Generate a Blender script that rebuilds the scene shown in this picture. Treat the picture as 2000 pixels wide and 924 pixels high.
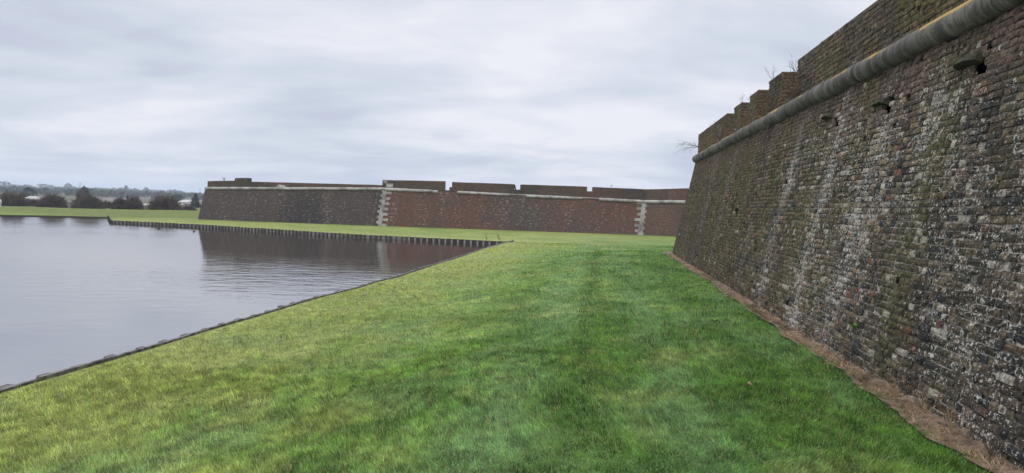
import bpy, bmesh, math, random
import numpy as np
from mathutils import Vector, Matrix
from mathutils.geometry import delaunay_2d_cdt

for o in list(bpy.data.objects):
    bpy.data.objects.remove(o)
S = bpy.context.scene
COL = S.collection
R = math.radians

# ------------------------------------------------------------------ camera
EYE = 1.7
FPX = 1400.0                      # focal length in pixels of the 2000 px wide photograph
PITCH = math.atan(58.9 / 1400.0)
ROLL = math.atan(0.034)
fw = Vector((0, math.cos(PITCH), -math.sin(PITCH)))
r0 = Vector((1, 0, 0)); u0 = Vector((0, math.sin(PITCH), math.cos(PITCH)))
rt = r0 * math.cos(ROLL) + u0 * math.sin(ROLL)
up = u0 * math.cos(ROLL) - r0 * math.sin(ROLL)
cam_d = bpy.data.cameras.new('camera'); cam = bpy.data.objects.new('camera', cam_d); COL.objects.link(cam)
cam_d.sensor_width = 36.0; cam_d.lens = FPX / 2000 * 36
cam_d.clip_start = 0.05; cam_d.clip_end = 30000
m = Matrix((rt, up, -fw)).transposed().to_4x4(); m.translation = Vector((0, 0, EYE))
cam.matrix_world = m
S.camera = cam

# ------------------------------------------------------------------ sky, sun, exposure
SUN_EL, SUN_AZ = R(42), R(200)    # azimuth clockwise from +Y: behind the camera, a little to the left
W = bpy.data.worlds.new('World'); S.world = W; W.use_nodes = True
nt = W.node_tree; nt.nodes.clear(); N = nt.nodes; L = nt.links
def wn(t, **k):
    n = N.new(t)
    for a, b in k.items(): setattr(n, a, b)
    return n
def wmath(op, a, b=None, c=None):
    n = wn('ShaderNodeMath', operation=op)
    for i, v in enumerate((a, b, c)):
        if v is None: continue
        if isinstance(v, (int, float)): n.inputs[i].default_value = v
        else: L.new(v, n.inputs[i])
    return n.outputs[0]
out = wn('ShaderNodeOutputWorld'); bg = wn('ShaderNodeBackground'); bg.inputs[1].default_value = 0.1
L.new(bg.outputs[0], out.inputs[0])
sky = wn('ShaderNodeTexSky'); sky.sky_type = 'NISHITA'; sky.sun_disc = False
sky.sun_elevation = SUN_EL; sky.sun_rotation = SUN_AZ; sky.dust_density = 2.0
tc = wn('ShaderNodeTexCoord'); sep = wn('ShaderNodeSeparateXYZ'); L.new(tc.outputs['Generated'], sep.inputs[0])
zc_ = wmath('MAXIMUM', sep.outputs[2], 0.0)
den = wmath('ADD', zc_, 0.13)
cx = wmath('DIVIDE', sep.outputs[0], den); cy = wmath('DIVIDE', sep.outputs[1], den)
comb = wn('ShaderNodeCombineXYZ'); L.new(cx, comb.inputs[0]); L.new(cy, comb.inputs[1])
def wnoise(scale, detail, rough, off, sx=1, sy=1):
    mp = wn('ShaderNodeMapping'); mp.inputs['Location'].default_value = off; mp.inputs['Scale'].default_value = (sx, sy, 1)
    mp.inputs['Rotation'].default_value = (0, 0, R(8))
    L.new(comb.outputs[0], mp.inputs[0])
    n = wn('ShaderNodeTexNoise'); n.inputs['Scale'].default_value = scale; n.inputs['Detail'].default_value = detail
    n.inputs['Roughness'].default_value = rough; n.inputs['Distortion'].default_value = 0.4
    L.new(mp.outputs[0], n.inputs['Vector']); return n.outputs[0]
n1_ = wnoise(0.55, 5, 0.5, (3.1, 1.2, 0), 1.0, 1.1)
n2_ = wnoise(1.5, 6, 0.5, (7.7, 4.2, 0), 0.9, 1.1)
mixn = wmath('ADD', wmath('MULTIPLY', n1_, 0.72), wmath('MULTIPLY', n2_, 0.28))
ramp = wn('ShaderNodeValToRGB'); L.new(mixn, ramp.inputs[0])
e = ramp.color_ramp.elements
e[0].position = 0.40; e[0].color = (0.535, 0.572, 0.69, 1)
e[1].position = 0.59; e[1].color = (0.86, 0.86, 0.905, 1)
k = ramp.color_ramp.elements.new(0.465); k.color = (0.63, 0.678, 0.76, 1)
k = ramp.color_ramp.elements.new(0.52); k.color = (0.72, 0.75, 0.83, 1)
# overcast skies are about three times brighter overhead than at the horizon
gain = wmath('ADD', 1.0, wmath('MULTIPLY', wmath('POWER', wmath('MAXIMUM', wmath('SUBTRACT', zc_, 0.3), 0.0), 0.8), SKY_GAIN := 3.4))
vm = wn('ShaderNodeVectorMath', operation='SCALE'); L.new(ramp.outputs[0], vm.inputs[0]); L.new(wmath('MULTIPLY', gain, 10.6), vm.inputs['Scale'])
mx = wn('ShaderNodeMix', data_type='RGBA'); mx.inputs[0].default_value = 0.94
L.new(sky.outputs[0], mx.inputs[6]); L.new(vm.outputs[0], mx.inputs[7]); L.new(mx.outputs[2], bg.inputs[0])

sd = bpy.data.lights.new('sun', 'SUN'); sun = bpy.data.objects.new('sun', sd); COL.objects.link(sun)
sd.energy = 1.2; sd.angle = R(14); sd.color = (1, 0.96, 0.9)
sv = Vector((math.sin(SUN_AZ) * math.cos(SUN_EL), math.cos(SUN_AZ) * math.cos(SUN_EL), math.sin(SUN_EL)))
sun.rotation_euler = sv.to_track_quat('Z', 'Y').to_euler(); sun.location = (0, -5, 40)
S.view_settings.view_transform = 'Standard'; S.view_settings.look = 'None'
S.view_settings.exposure = 0.0; S.view_settings.gamma = 1.0; S.view_settings.use_curve_mapping = False
S.render.engine = 'CYCLES'
S.cycles.max_bounces = 6; S.cycles.diffuse_bounces = 3; S.cycles.glossy_bounces = 3; S.cycles.volume_bounces = 0
S.cycles.transparent_max_bounces = 8; S.cycles.use_denoising = True; S.cycles.denoising_input_passes = 'RGB_ALBEDO_NORMAL'; S.cycles.denoising_prefilter = 'ACCURATE'

# ------------------------------------------------------------------ measuring helpers (photograph -> metres)
def ray(px, py):
    return fw + rt * ((px - 1000) / FPX) + up * (-(py - 462) / FPX)
def at_z(px, py, z=0.0):
    r = ray(px, py); t = (z - EYE) / r.z
    return Vector((0, 0, EYE)) + r * t
def at_y(px, py, Y):
    r = ray(px, py); return Vector((0, 0, EYE)) + r * (Y / r.y)
def proj(P):
    v = Vector(P) - Vector((0, 0, EYE)); w = v.dot(fw)
    return 1000 + FPX * v.dot(rt) / w, 462 - FPX * v.dot(up) / w

# ------------------------------------------------------------------ noise in numpy
def _h(ix, iy, s):
    n = (ix.astype(np.int64) * 374761393 + iy.astype(np.int64) * 668265263 + s * 974711) & 0x7fffffff
    n = ((n ^ (n >> 13)) * 1274126177) & 0x7fffffff
    n = ((n ^ (n >> 16)) * 2246822519) & 0x7fffffff
    return (n & 0xffffff) / float(0xffffff)
def vn(x, y, s=0):
    x = np.asarray(x, float); y = np.asarray(y, float)
    ix = np.floor(x); iy = np.floor(y); fx = x - ix; fy = y - iy
    fx = fx * fx * (3 - 2 * fx); fy = fy * fy * (3 - 2 * fy)
    a = _h(ix, iy, s); b = _h(ix + 1, iy, s); c = _h(ix, iy + 1, s); d = _h(ix + 1, iy + 1, s)
    return (a * (1 - fx) + b * fx) * (1 - fy) + (c * (1 - fx) + d * fx) * fy
def fbm(x, y, s=0, o=4):
    t = 0; a = 0.5; A = 0
    for i in range(o):
        t = t + a * vn(np.asarray(x) * 2 ** i + 17.3 * i, np.asarray(y) * 2 ** i + 9.1 * i, s + i); A += a; a *= 0.5
    return t / A
def sst(a, b, x):
    t = np.clip((np.asarray(x, float) - a) / (b - a), 0, 1); return t * t * (3 - 2 * t)

# ------------------------------------------------------------------ object helpers
def tag(o, label=None, cat=None, group=None, kind=None):
    if label: o['label'] = label
    if cat: o['category'] = cat
    if group: o['group'] = group
    if kind: o['kind'] = kind
    return o
def empty(name, loc, label=None, cat=None, group=None):
    o = bpy.data.objects.new(name, None); COL.objects.link(o); o.location = loc
    o.empty_display_size = 0.2
    return tag(o, label, cat, group)
def link(name, me, mats, parent=None):
    o = bpy.data.objects.new(name, me); COL.objects.link(o)
    for mt in (mats if isinstance(mats, (list, tuple)) else [mats]):
        if mt: me.materials.append(mt)
    if parent is not None:
        o.parent = parent; o.matrix_parent_inverse = Matrix.Translation(-Vector(parent.location))
        # keep world placement: meshes are modelled in world space
    return o
def mesh_np(name, V, faces_flat, starts, mats=None, parent=None, smooth=False, attrs=None, mat_idx=None):
    """V (n,3); faces_flat indices; starts loop starts."""
    me = bpy.data.meshes.new(name)
    V = np.asarray(V, np.float32)
    me.vertices.add(len(V)); me.vertices.foreach_set('co', V.ravel())
    me.loops.add(len(faces_flat)); me.loops.foreach_set('vertex_index', np.asarray(faces_flat, np.int32))
    me.polygons.add(len(starts)); me.polygons.foreach_set('loop_start', np.asarray(starts, np.int32))
    if mat_idx is not None: me.polygons.foreach_set('material_index', np.asarray(mat_idx, np.int32))
    me.polygons.foreach_set('use_smooth', np.full(len(starts), smooth))
    if attrs:
        for an, (typ, data) in attrs.items():
            a = me.attributes.new(an, typ, 'POINT')
            a.data.foreach_set('color' if typ == 'FLOAT_COLOR' else ('vector' if typ == 'FLOAT_VECTOR' else 'value'), np.asarray(data, np.float32).ravel())
    me.update(calc_edges=True); me.validate()
    return link(name, me, mats, parent)
def mesh_py(name, V, F, mats=None, parent=None, smooth=False, uv=None, mi=None):
    me = bpy.data.meshes.new(name); me.from_pydata([tuple(v) for v in V], [], F)
    if mi:
        for p, i in zip(me.polygons, mi): p.material_index = i
    if smooth:
        for p in me.polygons: p.use_smooth = True
    if uv is not None:
        a = me.attributes.new('wall', 'FLOAT_VECTOR', 'POINT')
        a.data.foreach_set('vector', np.asarray([(q[0], q[1], 0) for q in uv], np.float32).ravel())
    me.update()
    return link(name, me, mats, parent)

class MB:
    def __init__(s): s.V = []; s.F = []
    def quad(s, a, b, c, d):
        i = len(s.V); s.V += [Vector(a), Vector(b), Vector(c), Vector(d)]; s.F.append((i, i + 1, i + 2, i + 3))
    def hexa(s, p):     # 8 points: bottom 4 ccw, top 4 ccw
        i = len(s.V); s.V += [Vector(q) for q in p]
        for f in ((3, 2, 1, 0), (4, 5, 6, 7), (0, 1, 5, 4), (1, 2, 6, 5), (2, 3, 7, 6), (3, 0, 4, 7)):
            s.F.append(tuple(i + j for j in f))
    def box(s, c, dx, dy, dz, ex=Vector((1, 0, 0)), ey=Vector((0, 1, 0)), ez=Vector((0, 0, 1))):
        c = Vector(c); ex = Vector(ex) * dx / 2; ey = Vector(ey) * dy / 2; ez = Vector(ez) * dz / 2
        s.hexa([c - ex - ey - ez, c + ex - ey - ez, c + ex + ey - ez, c - ex + ey - ez,
                c - ex - ey + ez, c + ex - ey + ez, c + ex + ey + ez, c - ex + ey + ez])
    def tube(s, pts, rad, n=6, cap=True):
        pts = [Vector(p) for p in pts]; rings = []
        if isinstance(rad, (int, float)): rad = [rad] * len(pts)
        for k, p in enumerate(pts):
            t = (pts[min(k + 1, len(pts) - 1)] - pts[max(k - 1, 0)]).normalized()
            a = t.orthogonal().normalized() if k == 0 else (pa - t * pa.dot(t)).normalized()
            pa = a; b = t.cross(a)
            rings.append(len(s.V))
            for j in range(n):
                q = 2 * math.pi * j / n
                s.V.append(p + (a * math.cos(q) + b * math.sin(q)) * rad[k])
        for k in range(len(pts) - 1):
            for j in range(n):
                s.F.append((rings[k] + j, rings[k] + (j + 1) % n, rings[k + 1] + (j + 1) % n, rings[k + 1] + j))
        if cap:
            s.F.append(tuple(rings[0] + j for j in reversed(range(n)))); s.F.append(tuple(rings[-1] + j for j in range(n)))
    def build(s, name, mat, parent=None, smooth=False):
        return mesh_py(name, s.V, s.F, mat, parent, smooth)

# ------------------------------------------------------------------ materials
class NT:
    def __init__(s, name):
        s.m = bpy.data.materials.new(name); s.m.use_nodes = True; s.t = s.m.node_tree; s.t.nodes.clear()
        s.out = s.n('ShaderNodeOutputMaterial'); s.b = s.n('ShaderNodeBsdfPrincipled')
        s.l(s.b.outputs[0], s.out.inputs[0]); s.b.inputs['Roughness'].default_value = 0.9
        s.b.inputs['Specular IOR Level'].default_value = 0.25
    def n(s, t, **k):
        n = s.t.nodes.new(t)
        for a, b in k.items(): setattr(n, a, b)
        return n
    def l(s, a, b): s.t.links.new(a, b)
    def put(s, sock, v):
        if isinstance(v, (int, float)): sock.default_value = v
        elif isinstance(v, (tuple, list)): sock.default_value = tuple(v) + ((1,) if len(v) == 3 and len(sock.default_value) == 4 else ())
        else: s.l(v, sock)
    def math(s, op, a, b=None, clamp=False):
        n = s.n('ShaderNodeMath', operation=op, use_clamp=clamp); s.put(n.inputs[0], a)
        if b is not None: s.put(n.inputs[1], b)
        return n.outputs[0]
    def mix(s, f, a, b, mode='MIX'):
        n = s.n('ShaderNodeMix', data_type='RGBA', blend_type=mode); s.put(n.inputs[0], f); s.put(n.inputs[6], a); s.put(n.inputs[7], b)
        return n.outputs[2]
    def pos(s): return s.n('ShaderNodeNewGeometry').outputs['Position']
    def obj(s): return s.n('ShaderNodeTexCoord').outputs['Object']
    def attr(s, name):
        n = s.n('ShaderNodeAttribute'); n.attribute_name = name; return n
    def noise(s, vec, scale, detail=3, rough=0.5, sc=None, dist=0):
        if sc is not None:
            mp = s.n('ShaderNodeMapping'); mp.inputs['Scale'].default_value = sc; s.l(vec, mp.inputs[0]); vec = mp.outputs[0]
        n = s.n('ShaderNodeTexNoise'); s.l(vec, n.inputs['Vector']); n.inputs['Scale'].default_value = scale
        n.inputs['Detail'].default_value = detail; n.inputs['Roughness'].default_value = rough; n.inputs['Distortion'].default_value = dist
        return n.outputs[0]
    def step(s, v, a, b):
        n = s.n('ShaderNodeMapRange', interpolation_type='SMOOTHSTEP'); s.put(n.inputs[0], v)
        s.put(n.inputs[1], a); s.put(n.inputs[2], b); return n.outputs[0]
    def bump(s, h, strength=0.5, dist=0.01):
        n = s.n('ShaderNodeBump'); n.inputs['Strength'].default_value = strength; n.inputs['Distance'].default_value = dist
        s.l(h, n.inputs['Height']); s.l(n.outputs[0], s.b.inputs['Normal'])
    def col(s, c): s.put(s.b.inputs['Base Color'], c)

def simple(name, c, c2=None, scale=8, rough=0.9, bump=0.3, bd=0.01):
    t = NT(name); v = t.obj(); n = t.noise(v, scale, 5, 0.6)
    c2 = c2 or tuple(x * 0.55 for x in c)
    t.col(t.mix(t.step(n, 0.35, 0.65), c2, c)); t.b.inputs['Roughness'].default_value = rough
    if bump: t.bump(n, bump, bd)
    return t.m

def brick_mesh_mat(name):
    t = NT(name); a = t.attr('bcol'); l = t.attr('lich'); p = t.pos()
    n1 = t.noise(p, 26, 5, 0.65); n2 = t.noise(p, 75, 4, 0.7); n3 = t.noise(p, 11, 4, 0.6)
    c = t.mix(t.step(n1, 0.3, 0.7), (0.35, 0.35, 0.35), (1.6, 1.6, 1.55))
    c = t.mix(1.0, a.outputs[0], c, 'MULTIPLY')
    dark = t.step(n3, 0.56, 0.68)
    c = t.mix(t.math('MULTIPLY', dark, 0.7), c, (0.008, 0.008, 0.008))
    # pale lichen and lime flecks
    s = t.math('ADD', t.math('MULTIPLY', t.noise(p, 33, 4, 0.65), 0.7), t.math('MULTIPLY', n2, 0.3))
    th = t.math('SUBTRACT', 0.66, t.math('MULTIPLY', l.outputs['Fac'], 0.155))
    mk = t.step(t.math('SUBTRACT', s, th), 0.0, 0.045)
    c = t.mix(t.math('MULTIPLY', mk, 0.8), c, (0.50, 0.47, 0.42))
    t.col(c); t.b.inputs['Roughness'].default_value = 0.95
    t.bump(t.math('ADD', n2, n1), 0.7, 0.012)
    return t.m

def brick_shader(name, c_a, c_b, c_dark, c_pale, pale=0.5, streak=0.5, moss=0.2, mortar=(0.13, 0.12, 0.105)):
    """brick for surfaces that carry a 'wall' attribute (metres along and up the wall)"""
    t = NT(name); v = t.attr('wall').outputs['Vector']
    bt = t.n('ShaderNodeTexBrick'); t.l(v, bt.inputs['Vector']); bt.inputs['Scale'].default_value = 1.0
    bt.inputs['Brick Width'].default_value = 0.23; bt.inputs['Row Height'].default_value = 0.075
    bt.inputs['Mortar Size'].default_value = 0.007; bt.inputs['Mortar Smooth'].default_value = 0.4; bt.inputs['Bias'].default_value = 0
    bt.inputs['Color1'].default_value = (0, 0, 0, 1); bt.inputs['Color2'].default_value = (1, 1, 1, 1); bt.inputs['Mortar'].default_value = (0.5, 0.5, 0.5, 1)
    big = t.noise(v, 0.16, 4, 0.6, (1, 0.8, 1)); mid = t.noise(v, 1.3, 5, 0.7)
    c = t.mix(t.step(t.math('ADD', t.math('MULTIPLY', bt.outputs[0], 0.35), t.math('MULTIPLY', mid, 0.65)), 0.35, 0.65), c_a, c_b)
    c = t.mix(t.step(big, 0.45, 0.62), c, c_dark)
    st = t.noise(v, 1.0, 5, 0.65, (1.1, 0.14, 1))
    c = t.mix(t.math('MULTIPLY', t.step(st, 0.55, 0.68), streak), c, c_dark)
    fl = t.noise(v, 4.2, 4, 0.75, (0.8, 1.6, 1)); st2 = t.noise(v, 0.7, 3, 0.6, (1, 0.25, 1))
    fm = t.step(t.math('ADD', fl, t.math('MULTIPLY', t.math('SUBTRACT', st2, 0.5), 0.25)), 0.555, 0.66)
    dk_ = t.step(t.noise(v, 3.1, 4, 0.8, (0.9, 1.7, 1)), 0.53, 0.62)
    c = t.mix(t.math('MULTIPLY', dk_, 0.75), c, (0.016, 0.013, 0.012))
    c = t.mix(t.math('MULTIPLY', fm, pale), c, c_pale)
    c = t.mix(t.math('MULTIPLY', bt.outputs['Fac'], 0.55), c, mortar)
    sepn = t.n('ShaderNodeSeparateXYZ'); t.l(v, sepn.inputs[0])
    ms = t.noise(v, 0.9, 4, 0.6, (1, 0.6, 1))
    c = t.mix(t.math('MULTIPLY', t.step(ms, 0.52, 0.66), moss), c, (0.055, 0.055, 0.018))
    t.col(c); t.b.inputs['Roughness'].default_value = 0.95
    h = t.math('SUBTRACT', t.math('ADD', fl, mid), t.math('MULTIPLY', bt.outputs['Fac'], 0.5))
    t.bump(h, 0.8, 0.03)
    return t.m

M = {}
M['brick_mesh'] = brick_mesh_mat('weathered_brick')
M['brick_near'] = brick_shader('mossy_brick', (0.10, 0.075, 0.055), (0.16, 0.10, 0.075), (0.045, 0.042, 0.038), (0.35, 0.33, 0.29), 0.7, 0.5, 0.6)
M['brick_dark'] = brick_shader('shaded_brick', (0.044, 0.034, 0.031), (0.064, 0.046, 0.040), (0.022, 0.019, 0.019), (0.26, 0.22, 0.19), 0.8, 0.85, 0.15)  # the left face's shade is put into this darker brick colour
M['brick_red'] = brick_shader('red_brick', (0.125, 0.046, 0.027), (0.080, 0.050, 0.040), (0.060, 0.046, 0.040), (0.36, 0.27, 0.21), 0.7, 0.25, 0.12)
M['brick_par'] = brick_shader('parapet_brick', (0.100, 0.046, 0.030), (0.060, 0.044, 0.030), (0.038, 0.032, 0.024), (0.22, 0.17, 0.13), 0.5, 0.5, 0.35)
M['brick_end'] = brick_shader('ruddy_brick', (0.105, 0.052, 0.036), (0.085, 0.052, 0.038), (0.065, 0.045, 0.036), (0.30, 0.24, 0.19), 0.35, 0.3, 0.1)

def stone_mat():
    t = NT('cordon_stone'); p = t.pos(); nz = t.n('ShaderNodeSeparateXYZ'); g = t.n('ShaderNodeNewGeometry')
    t.l(g.outputs['Normal'], nz.inputs[0])
    r = t.attr('rnd').outputs['Fac']
    n1 = t.noise(p, 1.0, 5, 0.65, (1.0, 7.0, 1.0)); n2 = t.noise(p, 30, 5, 0.7); n3 = t.noise(p, 0.9, 3, 0.5)
    n4 = t.noise(p, 2.0, 4, 0.7, (0.6, 14, 0.6))
    c = t.mix(t.step(n1, 0.38, 0.62), (0.050, 0.045, 0.040), (0.20, 0.18, 0.155))
    c = t.mix(t.step(n4, 0.45, 0.7), c, (0.060, 0.060, 0.052))
    c = t.mix(t.math('MULTIPLY', t.step(n2, 0.55, 0.7), 0.35), c, (0.36, 0.34, 0.30))
    c = t.mix(t.math('MULTIPLY', r, 0.55), c, (0.065, 0.058, 0.05)); c = t.mix(t.math('MULTIPLY', t.step(t.noise(p, 5, 5, .7), .52, .62), .6), c, (.05, .046, .036))
    # yellow lichen that grows along the crown of the roll
    yel = t.math('MULTIPLY', t.step(t.math('ADD', nz.outputs[2], t.math('MULTIPLY', n2, 0.5)), 0.50, 0.85), t.step(n3, 0.53, 0.60))
    c = t.mix(t.math('MULTIPLY', yel, 0.8), c, (0.42, 0.27, 0.06))
    grn = t.math('MULTIPLY', t.step(nz.outputs[2], 0.3, 0.9), 0.4)
    c = t.mix(t.math('MULTIPLY', grn, 0.5), c, (0.16, 0.14, 0.09))
    t.col(c); t.bump(t.math('ADD', n2, n1), 0.5, 0.02)
    return t.m
M['cordon'] = stone_mat()
M['stone'] = simple('pale_stone', (0.33, 0.31, 0.28), (0.17, 0.165, 0.155), 1.6)
M['stone_block'] = simple('quoin_stone', (0.30, 0.285, 0.26), (0.13, 0.125, 0.115), 1.6)
M['timber'] = simple('weathered_timber', (0.16, 0.15, 0.125), (0.045, 0.042, 0.035), 7, bump=0.5)
M['timber_pale'] = simple('silvered_timber', (0.36, 0.35, 0.32), (0.15, 0.145, 0.125), 6, bump=0.5)
M['timber_mid'] = simple('grey_timber', (0.14, 0.13, 0.115), (0.05, 0.046, 0.04), 3, bump=0.5)
M['timber_dark'] = simple('wet_timber', (0.028, 0.024, 0.020), (0.012, 0.011, 0.01), 5)
M['twig'] = simple('bare_twig', (0.10, 0.075, 0.06), (0.05, 0.038, 0.03), 20, bump=0)
M['bush'] = simple('brown_thorn_twig', (0.105, 0.070, 0.055), (0.045, 0.032, 0.025), 1.5, bump=0)
M['bush_olive'] = simple('olive_thorn_twig', (0.095, 0.078, 0.045), (0.042, 0.032, 0.024), 1.2, bump=0)
M['bark'] = simple('bark', (0.06, 0.05, 0.04), bump=0.3)
M['conifer'] = simple('conifer_needles', (0.028, 0.045, 0.026), (0.012, 0.022, 0.016), 0.6, bump=0)
M['leaf'] = simple('far_leaves', (0.050, 0.062, 0.035), (0.025, 0.032, 0.020), 0.15, bump=0)
M['render'] = simple('white_render', (0.72, 0.71, 0.68), (0.6, 0.59, 0.56), 0.5, bump=0)
M['roof'] = simple('grey_roof', (0.20, 0.17, 0.16), (0.13, 0.11, 0.105), 0.8, bump=0)
M['roof_pale'] = simple('pale_roof', (0.42, 0.40, 0.37), (0.3, 0.29, 0.27), 0.8, bump=0)
M['shed'] = simple('shed_wall', (0.17, 0.18, 0.20), (0.12, 0.13, 0.15), 0.8, bump=0)
M['bracket'] = simple('mossy_bracket', (0.050, 0.052, 0.024), (0.022, 0.020, 0.014), 14, bump=0.5)
M['glass'] = simple('window_glass', (0.04, 0.045, 0.05), (0.03, 0.03, 0.035), 2, rough=0.15, bump=0)
M['metal'] = simple('mast_metal', (0.20, 0.21, 0.22), (0.14, 0.15, 0.16), 2, bump=0)
M['horse'] = simple('white_coat', (0.75, 0.72, 0.66), (0.6, 0.57, 0.5), 3, bump=0)
M['duck'] = simple('dark_feather', (0.03, 0.025, 0.02), bump=0)
M['weed'] = simple('green_weed', (0.16, 0.26, 0.05), (0.09, 0.16, 0.03), 20, bump=0)
M['dead_leaf'] = simple('dead_leaf', (0.32, 0.24, 0.13), (0.22, 0.15, 0.08), 12, bump=0)
M['hollow'] = simple('dark_hollow', (0.02, 0.018, 0.016), bump=0)

# ------------------------------------------------------------------ layout, measured from the photograph
WATER = -0.9
vd = ray(1172, 408.95); d = Vector((vd.x, vd.y, 0)).normalized()      # near wall runs along d, away from the camera
nL = Vector((-d.y, d.x, 0))                                            # its outer normal, towards the moat
Pc = at_z(1312, 497, 0.0)                                              # foot of the near salient corner
BAT, BATE = 0.19, 0.15
best = None
for i in range(200, 600):
    h = i / 100; P = Pc - nL * (BAT * h) - d * (BATE * h) + Vector((0, 0, h)); q = proj(P)
    e_ = abs(q[1] - 311)
    if best is None or e_ < best[0]: best = (e_, h, q)
ZC = best[1]
def NW(u, w, z): return Pc - d * u - nL * w + Vector((0, 0, z))        # u towards camera, w into the wall
def plane_u(px, py, w):                                                # where a ray meets the vertical plane w
    r = ray(px, py); o = Vector((0, 0, EYE)) - Pc
    t = (-w - o.dot(nL)) / r.dot(nL); P = o + r * t
    return -P.dot(d), P.z
BW = BAT * ZC                                                          # set-back of the wall head
WP = BW + 0.10
CR = 0.15
PT = sum(plane_u(x, y, WP)[1] for x, y in ((1434, 214), (1463.6, 191), (1502, 158), (1557, 114), (1620, 65))) / 5
print('near wall: cordon', ZC, best, 'parapet top', PT, 'corner', Pc)
FARZ = 200

near_bank_px = [(-330, 872), (-150, 813), (0, 766), (100, 738), (200, 709), (300, 681), (400, 649), (500, 619), (600, 588), (700, 563), (740, 550), (780, 541), (830, 523), (905, 500), (960, 482), (990, 473.5)]
nb = [at_z(x, y, -0.6) for x, y in near_bank_px]
nb = [nb[0] + (nb[0] - nb[3]).normalized() * 30] + nb
far_bank_px = [(218, 435.5), (300, 439.5), (400, 444.5), (500, 451), (600, 458), (700, 464.5), (800, 469), (900, 474.5), (962, 478)]
fb = [at_z(x, y, WATER) for x, y in far_bank_px]
cornerP = at_z(1004, 470.5, -0.6)
outer_px = [(-700, 408), (-300, 414), (0, 421.5), (100, 423), (212, 425.8)]
ob = [at_z(x, y, WATER) for x, y in outer_px]
ob = [Vector((-160, 70, 0))] + ob
water_poly = [Vector((p.x, p.y)) for p in nb] + [Vector((cornerP.x, cornerP.y))] + [Vector((p.x, p.y)) for p in reversed(fb)] \
    + [Vector((p.x, p.y)) for p in reversed(ob)] + [Vector((-160, -40))]

# far fort (foot z, head of wall px)
GZ = -0.55
far_corners = [   # foot px, cordon px, foot z
    ((386, 428.5), (401, 367.5), -0.50),
    ((742, 441.5), (753, 369.0), -0.50),
    ((1254, 459.0), (1262, 394.0), -0.60),
    ((1420, 466.5), (1424, 395.5), -0.60),
]
foot = [at_z(a[0], a[1], z) for a, b, z in far_corners]
head = [at_y(b[0], b[1], f.y + 0.55) for (a, b, z), f in zip(far_corners, foot)]
print('far foot', foot, 'head', head)

# ground height
ctrl = []
def add_line(pts, z, n=8):
    for a, b in zip(pts[:-1], pts[1:]):
        for k in range(n):
            p = a.lerp(b, k / n); ctrl.append((p.x, p.y, z if z is not None else p.z))
add_line([NW(-1, 0, 0), NW(40, 0, 0)], 0.0, 26)
add_line([Vector((p.x, p.y, 0)) for p in nb], -0.6, 3)
add_line([Vector((p.x, p.y, 0)) for p in fb], -0.68, 3)
add_line([Vector((p.x, p.y, 0)) for p in ob], -0.80, 4)
add_line(foot, None, 8)
for x in (-200, 0, 120, 240, 350):
    p = at_y(x, 405 + (x > 0) * x * 6 / 350, 84 + max(x, 0) * 0.015); ctrl.append((p.x, p.y, p.z)); 
for x in (-200, 0, 120, 240, 350):
    p = at_y(x, 405, 108); ctrl.append((p.x, p.y, -0.75))
for x in range(-200, 500, 40): ctrl.append((x * 0.9, 160, -0.9)); ctrl.append((x, 300, -0.9))
ctrl.append((0, 0, -0.05)); ctrl.append((0.3, 4, -0.08)); ctrl.append((0.6, 8, -0.12)); ctrl.append((1.3, 16, -0.16))
CT = np.array(ctrl)
ridge_px = [(-900, 360), (-300, 364), (0, 367), (60, 367), (110, 370), (150, 372), (200, 373), (250, 374), (300, 376), (340, 377), (375, 381), (420, 383), (700, 388), (1200, 402), (2400, 440)]
rdx = np.array([ray(x, y).x / ray(x, y).y for x, y in ridge_px]); rdz = np.array([ray(x, y).z / ray(x, y).y * 1500 + EYE for x, y in ridge_px])
def ground_z(X, Y):
    X = np.atleast_1d(np.asarray(X, float)); Y = np.atleast_1d(np.asarray(Y, float)); out = np.zeros(len(X))
    for i in range(0, len(X), 20000):
        x = X[i:i + 20000, None]; y = Y[i:i + 20000, None]
        w = 1.0 / (((x - CT[:, 0]) ** 2 + (y - CT[:, 1]) ** 2) + 0.02) ** 1.6
        out[i:i + 20000] = (w * CT[:, 2]).sum(1) / w.sum(1)
    out += (fbm(X * 0.35, Y * 0.35, 5, 3) - 0.5) * 0.05 * sst(120, 40, Y)
    hill = np.interp(X / np.maximum(Y, 1), rdx, rdz) + 0.9 + (fbm(X / 160, Y / 160, 8, 3) - 0.5) * 3.0
    t = sst(330, 1500, Y)
    out = np.where(Y > 300, -0.9 + t * hill, out)
    return out
def gz(x, y): return float(ground_z([x], [y])[0])

# ------------------------------------------------------------------ ground sheet
def seg_dist(X, Y, poly, closed=False):
    best = np.full(len(X), 1e9)
    n = len(poly)
    for i in range(n if closed else n - 1):
        a = poly[i]; b = poly[(i + 1) % n]; dx, dy = b[0] - a[0], b[1] - a[1]; L2 = dx * dx + dy * dy + 1e-9
        t = np.clip(((X - a[0]) * dx + (Y - a[1]) * dy) / L2, 0, 1)
        best = np.minimum(best, np.hypot(X - a[0] - t * dx, Y - a[1] - t * dy))
    return best
def inside(X, Y, poly):
    c = np.zeros(len(X), bool); n = len(poly); j = n - 1
    for i in range(n):
        xi, yi = poly[i][0], poly[i][1]; xj, yj = poly[j][0], poly[j][1]
        c ^= ((yi > Y) != (yj > Y)) & (X < (xj - xi) * (Y - yi) / (yj - yi + 1e-12) + xi)
        j = i
    return c
WPY = [(p.x, p.y) for p in water_poly]
bank_line = [(p.x, p.y) for p in nb] + [(cornerP.x, cornerP.y)] + [(p.x, p.y) for p in reversed(fb)]

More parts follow.
